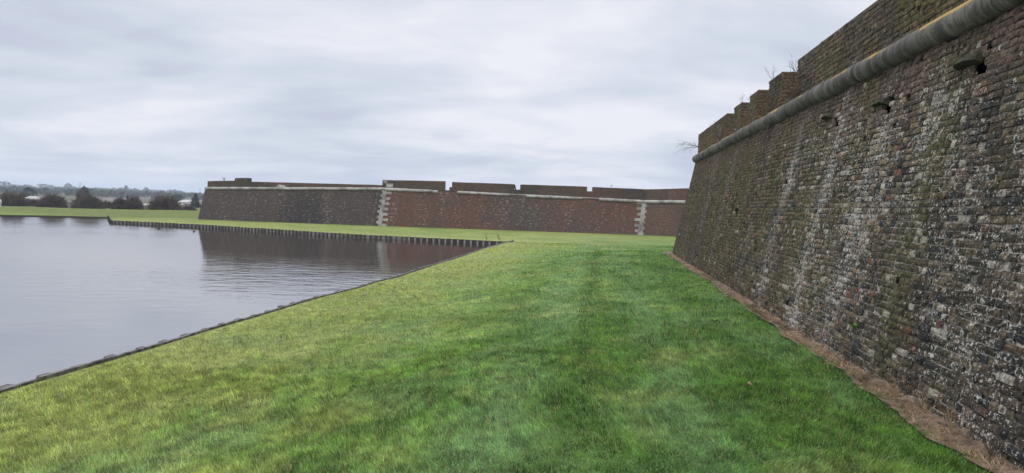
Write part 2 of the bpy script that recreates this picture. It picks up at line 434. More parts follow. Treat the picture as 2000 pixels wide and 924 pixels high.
def grass_colour(X, Y):
    """colour of the turf: green by the wall with its shade painted in, yellow and dry towards the moat"""
    db = seg_dist(X, Y, bank_line)
    s = (X - Pc.x) * nL.x + (Y - Pc.y) * nL.y            # distance out from the near wall
    a = fbm(X * 0.9, Y * 0.45, 21, 4); b = fbm(X * 2.6, Y * 1.9, 33, 3); c = fbm(X * 0.22, Y * 0.16, 44, 3)
    yel = sst(5.0, 0.2, db + (a - 0.5) * 5.0 + (b - 0.5) * 5) * 0.68
    yel = np.maximum(yel, sst(0.50, 0.70, b * 0.6 + a * 0.4) * 0.40)
    yel = np.where(Y > 40, np.maximum(yel, sst(0.42, 0.6, a) * 0.5), yel)
    yel *= sst(0.3, 2.6, s) * 0.8 + 0.2
    g1 = np.array([0.088, 0.185, 0.026]); g2 = np.array([0.150, 0.245, 0.060]); g3 = np.array([0.32, 0.315, 0.10]); g4 = np.array([0.038, 0.095, 0.013])
    gb = np.array([0.125, 0.210, 0.092])
    k = sst(0.35, 0.65, a)[:, None]
    col = g1 * (1 - k) + g2 * k
    kl = (np.exp(-((s - 2.1) / .3) ** 2) * .75 * sst(.25, .5, fbm(X, Y * .5, 98, 2)) + np.exp(-((s - 3.75) / .35) ** 2) * .6)[:, None]; col = col * (1 - kl) + gb * 1.12 * kl
    kb = (sst(0.50, 0.66, fbm(X * 1.1 + 40, Y * 0.7, 71, 3)) * 0.6)[:, None]; col = col * (1 - kb) + gb * kb
    kd = (sst(0.52, 0.70, fbm(X * 1.7, Y * 1.3, 55, 3)) * 0.75 + sst(1.6, 0.3, s) * 0.35)  # second term darkens the turf beside the wall: painted shade
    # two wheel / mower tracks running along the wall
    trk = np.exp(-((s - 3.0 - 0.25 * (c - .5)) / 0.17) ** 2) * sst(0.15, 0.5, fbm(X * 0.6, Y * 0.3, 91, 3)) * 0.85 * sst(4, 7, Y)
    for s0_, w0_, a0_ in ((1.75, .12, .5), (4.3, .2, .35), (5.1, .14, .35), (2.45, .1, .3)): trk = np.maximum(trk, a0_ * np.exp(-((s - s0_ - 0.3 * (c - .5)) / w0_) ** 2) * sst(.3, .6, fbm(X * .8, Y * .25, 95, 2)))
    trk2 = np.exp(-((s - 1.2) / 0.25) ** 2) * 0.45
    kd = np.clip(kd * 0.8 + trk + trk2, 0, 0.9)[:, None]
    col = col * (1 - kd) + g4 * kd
    ky = yel[:, None]; col = col * (1 - ky) + g3 * ky
    kf = sst(38, 60, Y)[:, None] * 0.5; col = col * (1 - kf) + np.array([0.19, 0.205, 0.04]) * kf
    out = sst(70, 74, Y)[:, None] * sst(-3, -14, X)[:, None] * 0.9; col = col * (1 - out) + np.array([0.100, 0.122, 0.022]) * out
    fg = sst(98, 112, Y)[:, None]; col = col * (1 - fg) + np.array([0.085, 0.080, 0.050]) * (0.7 + .6 * fbm(X / 30, Y / 60, 81, 3))[:, None] * fg
    fh = (sst(420, 700, Y) * sst(.45, .55, fbm(X / 120, Y / 260, 83, 2)))[:, None]; col = col * (1 - fh) + np.array([0.10, 0.14, 0.05]) * fh
    return col

def build_ground():
    rng = np.random.default_rng(3)
    P = []
    def grid(x0, x1, y0, y1, st, ex=None):
        xs = np.arange(x0, x1, st); ys = np.arange(y0, y1, st)
        g = np.stack(np.meshgrid(xs, ys), -1).reshape(-1, 2) + rng.uniform(-0.2, 0.2, (len(xs) * len(ys), 2)) * st
        if ex is not None: g = g[~((g[:, 0] > ex[0]) & (g[:, 0] < ex[1]) & (g[:, 1] > ex[2]) & (g[:, 1] < ex[3]))]
        P.append(g)
    grid(-12, 12, -6, 30, 0.5)
    grid(-45, 45, -20, 95, 1.6, (-12, 12, -6, 30))
    grid(-200, 200, -60, 330, 14, (-45, 45, -20, 95))
    grid(-5200, 5200, -1500, 6400, 260, (-200, 200, -60, 330))
    grid(-1100, 600, 340, 1700, 45)
    G = np.concatenate(P)
    dW = seg_dist(G[:, 0], G[:, 1], WPY, True)
    keep = (dW > 0.25) & ~inside(G[:, 0], G[:, 1], WPY)
    G = G[keep]
    nW = []
    for i, p in enumerate(WPY):
        q = WPY[(i + 1) % len(WPY)]; L_ = math.hypot(q[0] - p[0], q[1] - p[1]); n = max(1, int(L_ / (1.0 if L_ < 30 else 6)))
        for k in range(n): nW.append((p[0] + (q[0] - p[0]) * k / n, p[1] + (q[1] - p[1]) * k / n))
    nw = len(nW)
    vs = [Vector(p) for p in nW] + [Vector((float(a), float(b))) for a, b in G]
    ed = [(i, (i + 1) % nw) for i in range(nw)]
    r = delaunay_2d_cdt(vs, ed, [], 0, 1e-4)
    V2 = np.array([(v.x, v.y) for v in r[0]]); F = np.array([f for f in r[2] if len(f) == 3])
    cen = V2[F].mean(1)
    F = F[~inside(cen[:, 0], cen[:, 1], WPY)]
    Z = ground_z(V2[:, 0], V2[:, 1])
    V = np.column_stack([V2, Z]); 
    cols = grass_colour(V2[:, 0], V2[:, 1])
    # soil face of the bank, below the turf
    nv = len(V); base = [v for v in nW]
    zb = ground_z([p[0] for p in nW], [p[1] for p in nW])
    sk = [(p[0], p[1], z) for p, z in zip(nW, zb)] + [(p[0], p[1], -2.4) for p in nW]
    V = np.vstack([V, np.array(sk)])
    cols = np.vstack([cols, np.tile([0.035, 0.028, 0.020], (len(sk), 1))])
    q = np.array([(nv + i, nv + (i + 1) % nw, nv + nw + (i + 1) % nw, nv + nw + i) for i in range(nw)])
    flat = np.concatenate([F.ravel(), q.ravel()]); st = np.concatenate([np.arange(len(F)) * 3, len(F) * 3 + np.arange(nw) * 4])
    t = NT('turf'); a = t.attr('gcol'); p = t.pos()
    n1 = t.noise(p, 3.5, 6, 0.7); n2 = t.noise(p, 22, 4, 0.7); n0 = t.noise(p, 0.5, 4, 0.6)
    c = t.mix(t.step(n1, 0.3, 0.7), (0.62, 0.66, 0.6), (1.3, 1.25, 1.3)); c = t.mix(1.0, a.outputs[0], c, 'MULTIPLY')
    c2 = t.mix(t.step(n2, 0.3, 0.7), (0.6, 0.6, 0.6), (1.25, 1.25, 1.25)); c = t.mix(1.0, c, c2, 'MULTIPLY')
    c = t.mix(t.math('MULTIPLY', t.step(n0, 0.5, 0.65), 0.25), c, (0.16, 0.18, 0.04))
    t.col(c); t.bump(t.math('ADD', n1, n2), 0.9, 0.05)
    cols4 = np.column_stack([cols, np.ones(len(cols))])
    o = mesh_np('ground', V, flat, st, [t.m], smooth=True, attrs={'gcol': ('FLOAT_COLOR', cols4)})
    tag(o, kind='structure')
build_ground()

# ------------------------------------------------------------------ water
def build_water():
    t = NT('moat_water'); p = t.pos()
    t.b.inputs['Base Color'].default_value = (0.035, 0.028, 0.024, 1); t.b.inputs['Roughness'].default_value = 0.03
    t.b.inputs['Specular IOR Level'].default_value = 0.85; t.b.inputs['IOR'].default_value = 4.2
    a = t.noise(p, 1.5, 3, 0.5, (0.7, 1.3, 1)); b = t.noise(p, 6.0, 3, 0.55, (0.6, 1.2, 1)); c = t.noise(p, 0.12, 2, 0.5)
    ms = t.step(c, 0.40, 0.60)
    h = t.math('ADD', t.math('MULTIPLY', a, 1.0), t.math('MULTIPLY', b, 0.22))
    sp_ = t.n('ShaderNodeSeparateXYZ'); t.l(p, sp_.inputs[0])
    yy = t.math('ABSOLUTE', t.math('SUBTRACT', sp_.outputs[1], t.math('ADD', 22.0, t.math('MULTIPLY', t.math('SUBTRACT', c, .5), 8.0))))
    gust = t.math('MULTIPLY', t.step(yy, 7.0, 1.0), t.step(sp_.outputs[0], -18.0, -8.0))
    h = t.math('MULTIPLY', h, t.math('ADD', t.math('ADD', 0.14, t.math('MULTIPLY', ms, 0.18)), t.math('MULTIPLY', gust, 0.8)))
    t.bump(h, 0.5, 0.055)
    o = mesh_py('water', [(-5000, -1400, WATER), (3, -1400, WATER), (3, 82, WATER), (-165, 82, WATER), (-165, 82, WATER)][:0] or
                [(-162, -42, WATER), (5, -42, WATER), (5, 78, WATER), (-162, 78, WATER)], [(0, 1, 2, 3)], t.m)
    tag(o, kind='structure')
build_water()

# ------------------------------------------------------------------ brick by brick walls
BQ = []   # brick accumulator
def brick_field(fn, u_lo, u_hi, v_lo, v_hi, colour, holes=(), seed=0, rough=1.0, course=0.075, backing=True, bc=None):
    """fn(u, v, n) -> world (vectorised); u_lo may be a function of v. returns arrays for one mesh"""
    rng = np.random.default_rng(seed)
    U0 = []; U1 = []; V0 = []; V1 = []
    nr = max(1, int(round((v_hi - v_lo) / course))); ch = (v_hi - v_lo) / nr
    for r in range(nr):
        v0 = v_lo + r * ch; lo = u_lo(v0 + ch / 2) if callable(u_lo) else u_lo
        L_ = 0.115 if r % 2 == 0 or rng.random() < 0.35 else 0.225
        x = lo; first = True
        off = 0.0 if r % 2 == 0 else -0.058
        while x < u_hi - 0.02:
            w = L_ * rng.uniform(0.93, 1.06)
            if rng.random() < (0.06 if L_ < 0.2 else 0.4): w = 0.225 if L_ < 0.2 else 0.115
            if first: w = w + off if off else w; first = False
            x1 = min(x + w, u_hi)
            if u_hi - x1 < 0.04: x1 = u_hi
            U0.append(x); U1.append(x1); V0.append(v0); V1.append(v0 + ch); x = x1
    U0, U1, V0, V1 = map(np.array, (U0, U1, V0, V1))
    cu = (U0 + U1) / 2; cv = (V0 + V1) / 2
    hole = np.zeros(len(cu), bool)
    for (hu, hv, hw, hh) in holes: hole |= (np.abs(cu - hu) < hw) & (np.abs(cv - hv) < hh)
    miss = rng.random(len(cu)) < 0.004 * rough
    n = len(cu)
    # wavy courses
    wav = lambda u, v: (fbm(u * 0.5, v * 0.6, 7, 2) - 0.5) * 0.035
    dep = np.clip(rng.normal(0, 0.0055 * rough, n), -0.008, 0.02) + (fbm(cu * 1.3, cv * 1.6, 12, 3) - 0.5) * 0.05 * rough
    dep -= (rng.random(n) < 0.02) * rng.uniform(0.005, 0.03, n) * rough
    jt = 0.0065
    gu = np.array([0, 0.08, 0.92, 1.0]); gv = np.array([0, 0.5, 1.0])
    A = [];
    tx = rng.normal(0, 0.016 * rough, n); ty = rng.normal(0, 0.03 * rough, n)
    rr = rng.normal(0, 0.004, (n, 2))
    for j, b in enumerate(gv):
        for i, a in enumerate(gu):
            w = U1 - U0 - 2 * jt; hgt = V1 - V0 - 2 * jt
            u = U0 + jt + w * a + rng.normal(0, 0.0028 * rough, n); v = V0 + jt + hgt * b + rng.normal(0, 0.0028 * rough, n)
            edge = (i in (0, 3)) * 0.006 + (j in (0, 2)) * 0.005
            nn = dep - edge * rng.uniform(0.4, 1.8, n) + rng.normal(0, 0.0028 * rough, n) + (u - cu) * tx + (v - cv) * ty
            A.append((u, v, nn))
    per = [0, 1, 2, 3, 7, 11, 10, 9, 8, 4]
    for k in per:
        u, v, nn = A[k]; A.append((u, v, np.full(n, -0.05)))
    U = np.stack([a[0] for a in A], 1); Vv = np.stack([a[1] for a in A], 1); NN = np.stack([a[2] for a in A], 1)
    ok = ~(hole | miss)
    U, Vv, NN = U[ok], Vv[ok], NN[ok]; cu2, cv2 = cu[ok], cv[ok]
    Vv = Vv + wav(U, Vv)
    P = fn(U.ravel(), Vv.ravel(), NN.ravel())
    F = []
    for j in range(2):
        for i in range(3): F.append((j * 4 + i, j * 4 + i + 1, (j + 1) * 4 + i + 1, (j + 1) * 4 + i))
    for q in range(10): F.append((per[q], 12 + q, 12 + (q + 1) % 10, per[(q + 1) % 10]))
    F = np.array(F); nb_ = len(cu2)
    FF = (F[None] + (np.arange(nb_) * 22)[:, None, None]).reshape(-1, 4)
    C, Lc = colour(cu2, cv2, rng)
    CC = np.repeat(C, 22, 0); LL = np.repeat(Lc, 22)
    parts = [(P, FF, CC, LL)]
    if backing:
        # mortar bed, cell by cell so that true holes stay open
        okb = ~hole
        a0, a1, b0, b1 = U0[okb], U1[okb], V0[okb], V1[okb]
        uu = np.stack([a0, a1, a1, a0], 1).ravel(); vv = np.stack([b0, b0, b1, b1], 1).ravel()
        vv = vv + wav(uu, vv)
        nn = np.repeat(np.where(miss[okb], -0.055, -0.017), 4) + (fbm(uu * 1.3, vv * 1.6, 12, 3) - 0.5) * 0.05 * rough
        Pb = fn(uu, vv, nn); Fb = np.arange(len(uu)).reshape(-1, 4)
        Cm, Lm = bc(uu, vv, rng)
        parts.append((Pb, Fb, Cm, Lm))
    return parts
def join_parts(name, plist, mat, parent):
    Vs = []; Fs = []; Cs = []; Ls = []; o = 0
    for P, F, C, L_ in plist:
        Vs.append(P); Fs.append(F + o); Cs.append(C); Ls.append(L_); o += len(P)
    V = np.vstack(Vs); F = np.vstack(Fs); C = np.vstack(Cs); L_ = np.concatenate(Ls)
    return mesh_np(name, V, F.ravel(), np.arange(len(F)) * 4, [mat], parent, attrs={'bcol': ('FLOAT_COLOR', np.column_stack([C, np.ones(len(C))])), 'lich': ('FLOAT', L_)})

npv = lambda v: np.array([v.x, v.y, v.z])
D_, NL_, PC_ = npv(d), npv(nL), npv(Pc)
sl = math.sqrt(1 + BAT * BAT)                       # slope length per metre of height
FN = np.array([-0, 0, 0.0]) + NL_ / sl + np.array([0, 0, BAT / sl])
def near_face(u, v, n):
    z = v / sl
    return PC_ - np.outer(u, D_) - np.outer(z * BAT, NL_) + np.outer(z, [0, 0, 1]) + np.outer(n, FN)
def near_par(u, v, n):
    return PC_ - np.outer(u, D_) - np.outer(np.full(len(u), WP), NL_) + np.outer(v, [0, 0, 1]) + np.outer(n, NL_)
def near_zones(u, v, z):
    zz = z
    white = sst(14.0, 18.5, u + 1.6 * fbm(u * .7, v * .4, 3, 2)) * sst(3.75, 2.7, zz) * (0.45 + 0.85 * fbm(u * 0.9, v * 0.5, 61, 3))
    streak = np.zeros_like(u)
    for c0, wd, am in ((15.6, 0.24, 0.75), (13.4, 0.2, 0.35), (9.3, 0.3, 0.5), (6.0, .5, .35), (17.9, 0.22, 0.6), (19.6, .25, .4), (21.0, .15, .3)):
        streak = np.maximum(streak, am * np.exp(-((u - c0 - 0.25 * (fbm(v * 0.8, c0 + 0 * v, 4, 2) - .5)) / wd) ** 2) * (0.4 + fbm(u * 2, v * 0.9, 66, 2)))
    moss = np.zeros_like(u)
    for c0, wd, am in ((3, 2.2, .7), (8, 1.2, .8), (11.3, 1.4, .8), (14.5, .6, .8), (16.9, .55, .9), (18.8, .5, .6), (21.3, .45, 1.0), (22.6, .3, .35)):
        moss = np.maximum(moss, am * np.exp(-((u - c0) / wd) ** 2) * (0.35 + 0.9 * fbm(u * 1.1, v * 0.5, 77, 3)))
    soot = sst(0.50, 0.66, fbm(u * 0.55, v * 0.16, 88, 3))
    soot = np.maximum(soot, sst(21.6, 22.8, u) * sst(3.0, 2.2, zz) * 0.9)
    return white, streak, moss, soot
def near_colour(u, v, rng):
    n = len(u); z = v / sl
    pal = np.array([[0.086, 0.061, 0.038], [0.050, 0.042, 0.028], [0.120, 0.085, 0.052], [0.170, 0.130, 0.085], [0.14, 0.062, 0.036], [0.023, 0.022, 0.020]])
    ix = rng.choice(6, n, p=[.33, .27, .16, .08, .025, .135]); C = pal[ix] * rng.uniform(0.75, 1.25, (n, 1))
    white, streak, moss, soot = near_zones(u, v, z)
    pk = (sst(ZC - 1.15, ZC - 0.35, z + 0.5 * (fbm(u * .5, v, 9, 2) - .5)))[:, None] * 0.75
    C = C * (1 - pk) + (np.array([0.120, 0.080, 0.064]) * rng.uniform(0.6, 1.25, (n, 1))) * pk
    k = (soot * 0.38)[:, None] * (1 - pk); C = C * (1 - k) + np.array([0.026, 0.026, 0.027]) * k
    k = np.clip(moss * 0.75, 0, .88)[:, None]; C = C * (1 - k) + np.array([0.068, 0.062, 0.017]) * rng.uniform(.6, 1.3, (n, 1)) * k
    k = np.clip(streak * 0.28, 0, .8)[:, None]; C = C * (1 - k) + np.array([0.26, 0.25, 0.24]) * rng.uniform(.5, 1.2, (n, 1)) * k
    pale = (rng.random(n) < 0.04 * np.clip(white, 0, 1) + 0.006)[:, None] * 0.6; C = C * (1 - pale) + np.array([0.36, 0.33, 0.27]) * pale
    Lc = np.clip(white * 0.62 + streak * 0.6 + 0.12 + rng.normal(0, 0.16, n) + (fbm(u * .8, v * .3, 14, 3) - .5) * .5, 0, 1.2)
    return C, Lc
def near_mortar(u, v, rng):
    n = len(u); z = v / sl; white, streak, moss, soot = near_zones(u, v, z)
    k = np.clip(white * 0.55 + streak * .35 + 0.30 * sst(3.2, 1.8, z) + 0.12, 0, 1)[:, None] * (0.15 + 1.4 * sst(.35, .62, fbm(u * 2.4, v * 2.1, 5, 3)))[:, None]
    C = np.array([0.050, 0.044, 0.036]) * (1 - k) + np.array([0.24, 0.215, 0.185]) * k
    return C, np.clip(white * 0.45 + 0.1, 0, 1.0)
def par_colour(u, v, rng):
    n = len(u)
    pal = np.array([[0.105, 0.080, 0.052], [0.075, 0.062, 0.042], [0.13, 0.078, 0.055], [0.15, 0.125, 0.08]])
    C = pal[rng.choice(4, n, p=[.4, .3, .2, .1])] * rng.uniform(0.75, 1.2, (n, 1))
    k = np.clip(sst(0.3, 0.6, fbm(u * 0.35, v * 0.5, 31, 3)) * 0.7, 0, 1)[:, None]
    C = C * (1 - k) + np.array([0.098, 0.082, 0.024]) * rng.uniform(.7, 1.2, (n, 1)) * k
    k = (sst(0.5, 0.65, fbm(u * 0.8, v * 0.2, 32, 3)) * 0.5)[:, None]
    C = C * (1 - k) + np.array([0.035, 0.032, 0.026]) * k
    return C, np.clip(0.15 + rng.normal(0, .15, n) + 0.6 * (fbm(u * 0.8, v, 3, 2) - .5), 0, 1)
def par_mortar(u, v, rng):
    return np.tile([0.10, 0.09, 0.068], (len(u), 1)) * (0.5 + fbm(u, v, 6, 3))[:, None], np.full(len(u), 0.15)
def par_red(u, v, rng):
    C, L_ = par_colour(u, v, rng); k = (rng.random(len(u)) < .5)[:, None] * .35
    return C * (1 - k) + np.array([0.15, 0.062, 0.042]) * k, L_

near = empty('brick_bastion', NW(10, 0.3, 0), 'tall weathered brick bastion wall close on the right with a rounded stone band', 'fort wall')
U_END = 38.0
# holes seen in the face: pixel of the hole, half width, half height
def face_uv(px, py):
    r = ray(px, py); o = Vector((0, 0, EYE)) - Pc; fn_ = Vector(FN); t = -o.dot(fn_) / r.dot(fn_); P = o + r * t
    return -P.dot(d), P.z * sl
hole_px = [((1915, 128), 0.10, 0.07), ((1927, 92), 0.035, 0.06), ((1730, 210), 0.10, 0.08), ((1742, 190), 0.03, 0.06), ((1630, 236), 0.11, 0.06), ((1436, 411), 0.20, 0.07), ((1967, 128), .05, .03), ((1802, 108), 0.04, 0.03), ((1985, 632), .03, .025)]
holes = []
for (hp, hw, hh) in hole_px:
    a, b = face_uv(*hp); holes.append((a, b, hw, hh))
fp = brick_field(near_face, lambda v: BATE * v / sl, U_END, 0.0 - 0.15, (ZC - 0.02) * sl, near_colour, holes, 1, 1.0, bc=near_mortar)
# dark core behind the holes
fp2 = []
join_parts('wall_face', fp, M['brick_mesh'], near)
core = MB()
core.hexa([NW(0.25, .28, -.5), NW(U_END, .28, -.5), NW(U_END, 4, -.5), NW(0.25, 4, -.5), NW(BATE * ZC + .25, BW + .28, ZC - .03), NW(U_END, BW + .28, ZC - .03), NW(U_END, 4.5, ZC - .03), NW(BATE * ZC + .25, 4.5, ZC - .03)])
core.build('core', M['hollow'], near)
# end face past the salient corner, running away to the right (hidden from the photograph)
d2 = (-nL * 0.95 - d * 0.10).normalized()
def wall_quad(name, a, b, c, e_, mat, parent, u_off=0, nu=30, nv=8, noise=0.0):
    """a foot-left, b foot-right, c head-right, e_ head-left"""
    V = []; UV = []; F = []
    Lb = (Vector(b) - Vector(a)).length; H = ((Vector(e_) - Vector(a)).length + (Vector(c) - Vector(b)).length) / 2
    for j in range(nv + 1):
        for i in range(nu + 1):
            s, t = i / nu, j / nv
            V.append(Vector(a).lerp(Vector(b), s).lerp(Vector(e_).lerp(Vector(c), s), t)); UV.append((u_off + Lb * s, H * t))
    for j in range(nv):
        for i in range(nu):
            q = j * (nu + 1) + i; F.append((q, q + 1, q + nu + 2, q + nu + 1))
    return mesh_py(name, V, F, mat, parent, uv=UV)
cf = NW(0, 0.0, -0.15); ch_ = NW(BATE * ZC, BW, ZC)
wall_quad('end_face', cf + d2 * 30, cf, ch_, ch_ + d2 * 30, M['brick_near'], near)

def box_uv(name, pts, mat, parent, faces=None):
    """hexa with 'wall' attribute per face in metres"""
    V = []; F = []; UV = []
    for f in ((3, 2, 1, 0), (4, 5, 6, 7), (0, 1, 5, 4), (1, 2, 6, 5), (2, 3, 7, 6), (3, 0, 4, 7)):
        q = [Vector(pts[j]) for j in f]; i = len(V); V += q
        ex = (q[1] - q[0]); lx = ex.length; ex = ex / max(lx, 1e-6)
        nn = ex.cross(q[3] - q[0]).normalized(); ey = nn.cross(ex)
        base = q[0].x * 0.7 + q[0].y
        for p in q: UV.append((base + (p - q[0]).dot(ex), p.z if abs(nn.z) < 0.7 else (p - q[0]).dot(ey)))
        F.append((i, i + 1, i + 2, i + 3))
    return mesh_py(name, V, F, mat, parent, uv=UV)

# parapet merlons of the near wall
ZP = ZC + 0.06
pxs = [(1364.5, 264, 1419.5, 224), (1434, 214, 1448, 203), (1463.6, 191, 1480.5, 177), (1502, 158, 1527, 136), (1557, 114, 2300, -400)]
mer = []
for (xa, ya, xb, yb) in pxs:
    ra = ray(xa, ya)
    def uu(px):  # intersection of the vertical picture column with the parapet head line
        lo, hi = -2.0, 60.0
        for _ in range(60):
            mid = (lo + hi) / 2
            P = NW(mid, WP, PT)
            if (P - Vector((0, 0, EYE))).dot(fw) < 0.2 or proj(P)[0] > px: hi = mid
            else: lo = mid
        return lo
    mer.append([uu(xa), uu(xb)])
mer[-1][1] = U_END
print('merlons u', mer)
THK = 1.0
for k, (ua, ub) in enumerate(mer):
    mo = []
    mo += brick_field(near_par, ua, ub, ZP, PT, par_colour if k != 0 else par_red, (), 20 + k, 0.9, bc=par_mortar)
    # cheek that faces the camera
    if k < 4:
        def cheek(u, v, n, ub=ub):
            return PC_ - np.outer(ub + n, D_) - np.outer(WP + 0.0 + u, NL_) + np.outer(v, [0, 0, 1])
        mo += brick_field(cheek, 0.0, THK, ZP, PT, par_red, (), 40 + k, 0.8, bc=par_mortar)
    o = join_parts('merlon' if k < 4 else 'parapet', mo, M['brick_mesh'], near)
    cp = box_uv('coping' , [NW(ua + .005, WP + .02, ZP - .2), NW(ub - .02, WP + .02, ZP - .2), NW(ub - .02, WP + THK, ZP - .2), NW(ua + .005, WP + THK, ZP - .2),
                            NW(ua + .005, WP + .02, PT + .006), NW(ub - .02, WP + .02, PT + .006), NW(ub - .02, WP + THK, PT + .006), NW(ua + .005, WP + THK, PT + .006)], M['brick_near'], None)
    cp.parent = o
# sills of the embrasures
for k in range(4):
    ua, ub = mer[k][1], mer[k + 1][0]
    box_uv('sill', [NW(ua + .002, WP + .03, ZP - .2), NW(ub - .002, WP + .03, ZP - .2), NW(ub - .002, WP + THK, ZP - .2), NW(ua + .002, WP + THK, ZP - .2),
                    NW(ua + .002, WP + .03, ZP + .12), NW(ub - .002, WP + .03, ZP + .12), NW(ub - .002, WP + THK, ZP + .12), NW(ua + .002, WP + THK, ZP + .12)], M['brick_near'], near)

# stone roll (cordon)
def roll(name, pts, rad, parent, mat, seg=0.75, seed=0, down=None, n=14):
    """half-round stone string along a path of points; jointed every seg metres"""
    rng = random.Random(seed); V = []; F = []; RN = []
    pl = [Vector(p) for p in pts]; tot = 0; cut = []
    for a, b in zip(pl[:-1], pl[1:]):
        L_ = (b - a).length; t = (b - a) / L_; x = 0.0
        side = t.cross(Vector((0, 0, 1))).normalized(); upv = side.cross(t).normalized()
        while x < L_ - 1e-3:
            w = min(seg * rng.uniform(0.75, 1.25), L_ - x)
            if L_ - x - w < seg * .4: w = L_ - x
            rr = rad * rng.uniform(0.96, 1.03); rv = rng.random(); oz = rng.uniform(-.009, .009)
            stops = [(0.006, .86), (0.022, 1), (w * .35, rng.uniform(.985, 1.01)), (w * .7, rng.uniform(.985, 1.01)), (w - .022, 1), (w - .006, .86)]
            b0 = len(V)
            for s, q in stops:
                c = a + t * (x + s) + Vector((0, 0, oz))
                for j in range(n):
                    an = 2 * math.pi * j / n
                    V.append(c + (side * math.cos(an) + upv * math.sin(an)) * rr * q); RN.append(rv)
            for i in range(len(stops) - 1):
                for j in range(n):
                    F.append((b0 + i * n + j, b0 + i * n + (j + 1) % n, b0 + (i + 1) * n + (j + 1) % n, b0 + (i + 1) * n + j))
            e0 = b0 + (len(stops) - 1) * n
            F.append(tuple(b0 + j for j in reversed(range(n)))); F.append(tuple(e0 + j for j in range(n)))
            x += w
    o = mesh_py(name, V, F, mat, parent, smooth=True)
    a = o.data.attributes.new('rnd', 'FLOAT', 'POINT'); a.data.foreach_set('value', np.array(RN, np.float32))
    return o
uc = BATE * ZC
cor = NW(uc - .02, BW - .01, ZC)
roll('stone_band', [cor, NW(U_END, BW - .01, ZC)], CR, near, M['cordon'], 0.8, 3, n=18)
roll('stone_band', [cor + d2 * 30, cor], CR, near, M['cordon'], 0.8, 4, n=18)
led = MB()
led.hexa([NW(uc - .03, BW - .05, ZC + .09), NW(U_END, BW - .05, ZC + .09), NW(U_END, BW + .5, ZC + .09), NW(uc - .03, BW + .5, ZC + .09),
          NW(uc - .03, BW - .03, ZP + .01), NW(U_END, BW - .03, ZP + .01), NW(U_END, BW + .5, ZP + .01), NW(uc - .03, BW + .5, ZP + .01)])
led.build('ledge', M['cordon'], near)
# little stone brackets left in the face beside the holes
for (hp, w, dp, hh, ang) in [((1893, 122), 0.42, 0.10, 0.075, 0), ((1722, 202), 0.34, 0.09, 0.06, 0), ((1618, 229), 0.34, 0.09, 0.05, 0)]:
    a, b = face_uv(*hp); rnd = random.Random(int(a * 100)); z = b / sl; V = []; F = []
    nx = 6
    for i in range(nx + 1):
        for (n_, v_) in ((-.06, -hh / 2), (dp, -hh / 2 + .01), (dp * .8, hh / 2), (-.06, hh / 2 + .01)):
            s = (i / nx - .5) * w; q = near_face(np.array([a + s]), np.array([b + v_ + rnd.uniform(-.01, .01)]), np.array([n_ * (1 - .5 * abs(2 * i / nx - 1) ** 3) + rnd.uniform(-.008, .008)]))[0]
            V.append(q)
    for i in range(nx):
        for j in range(4): F.append((i * 4 + j, i * 4 + (j + 1) % 4, (i + 1) * 4 + (j + 1) % 4, (i + 1) * 4 + j))
    F += [(3, 2, 1, 0), tuple(nx * 4 + j for j in range(4))]
    mesh_py('stone_bracket', V, F, M['bracket'], near)

# ------------------------------------------------------------------ far rampart
far = empty('brick_rampart', foot[1], 'long low brick rampart beyond the moat, dark face left and red face right', 'fort wall')
f0, f1, f2, f3 = [Vector((p.x, p.y, p.z - 0.1)) for p in foot]; h0, h1, h2, h3 = head
wall_quad('dark_face', f0, f1, h1, h0, M['brick_dark'], far, 0, 60, 12)['label'] = 'dark brick face of the left bastion with shade in its colour and pale streaks'
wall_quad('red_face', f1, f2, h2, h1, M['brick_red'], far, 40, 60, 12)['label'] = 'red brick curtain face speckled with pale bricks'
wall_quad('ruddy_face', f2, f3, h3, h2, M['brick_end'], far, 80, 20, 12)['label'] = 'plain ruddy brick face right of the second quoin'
# the bastion's return on its left end
lback = f0 + Vector((4.0, 24, 0)); lhb = h0 + Vector((3.4, 24, 0))
wall_quad('return_face', lback, f0, h0, lhb, M['brick_dark'], far, -30, 30, 10)
# earth filled top so that nothing is hollow
top = MB()
hh = [h0, h1, h2, h3]; bk = [lhb, h1 + Vector((2, 24, 0)), h2 + Vector((0, 24, 0)), h3 + Vector((0, 24, 0))]
for i in range(3): top.quad(hh[i] + Vector((0, .02, -.03)), hh[i + 1] + Vector((0, .02, -.03)), bk[i + 1] - Vector((0, 0, .03)), bk[i] - Vector((0, 0, .03)))
top.quad(lback, lhb, bk[3], f3 + Vector((0, 24, 0)))
top.build('rampart_fill', M['brick_near'], far)

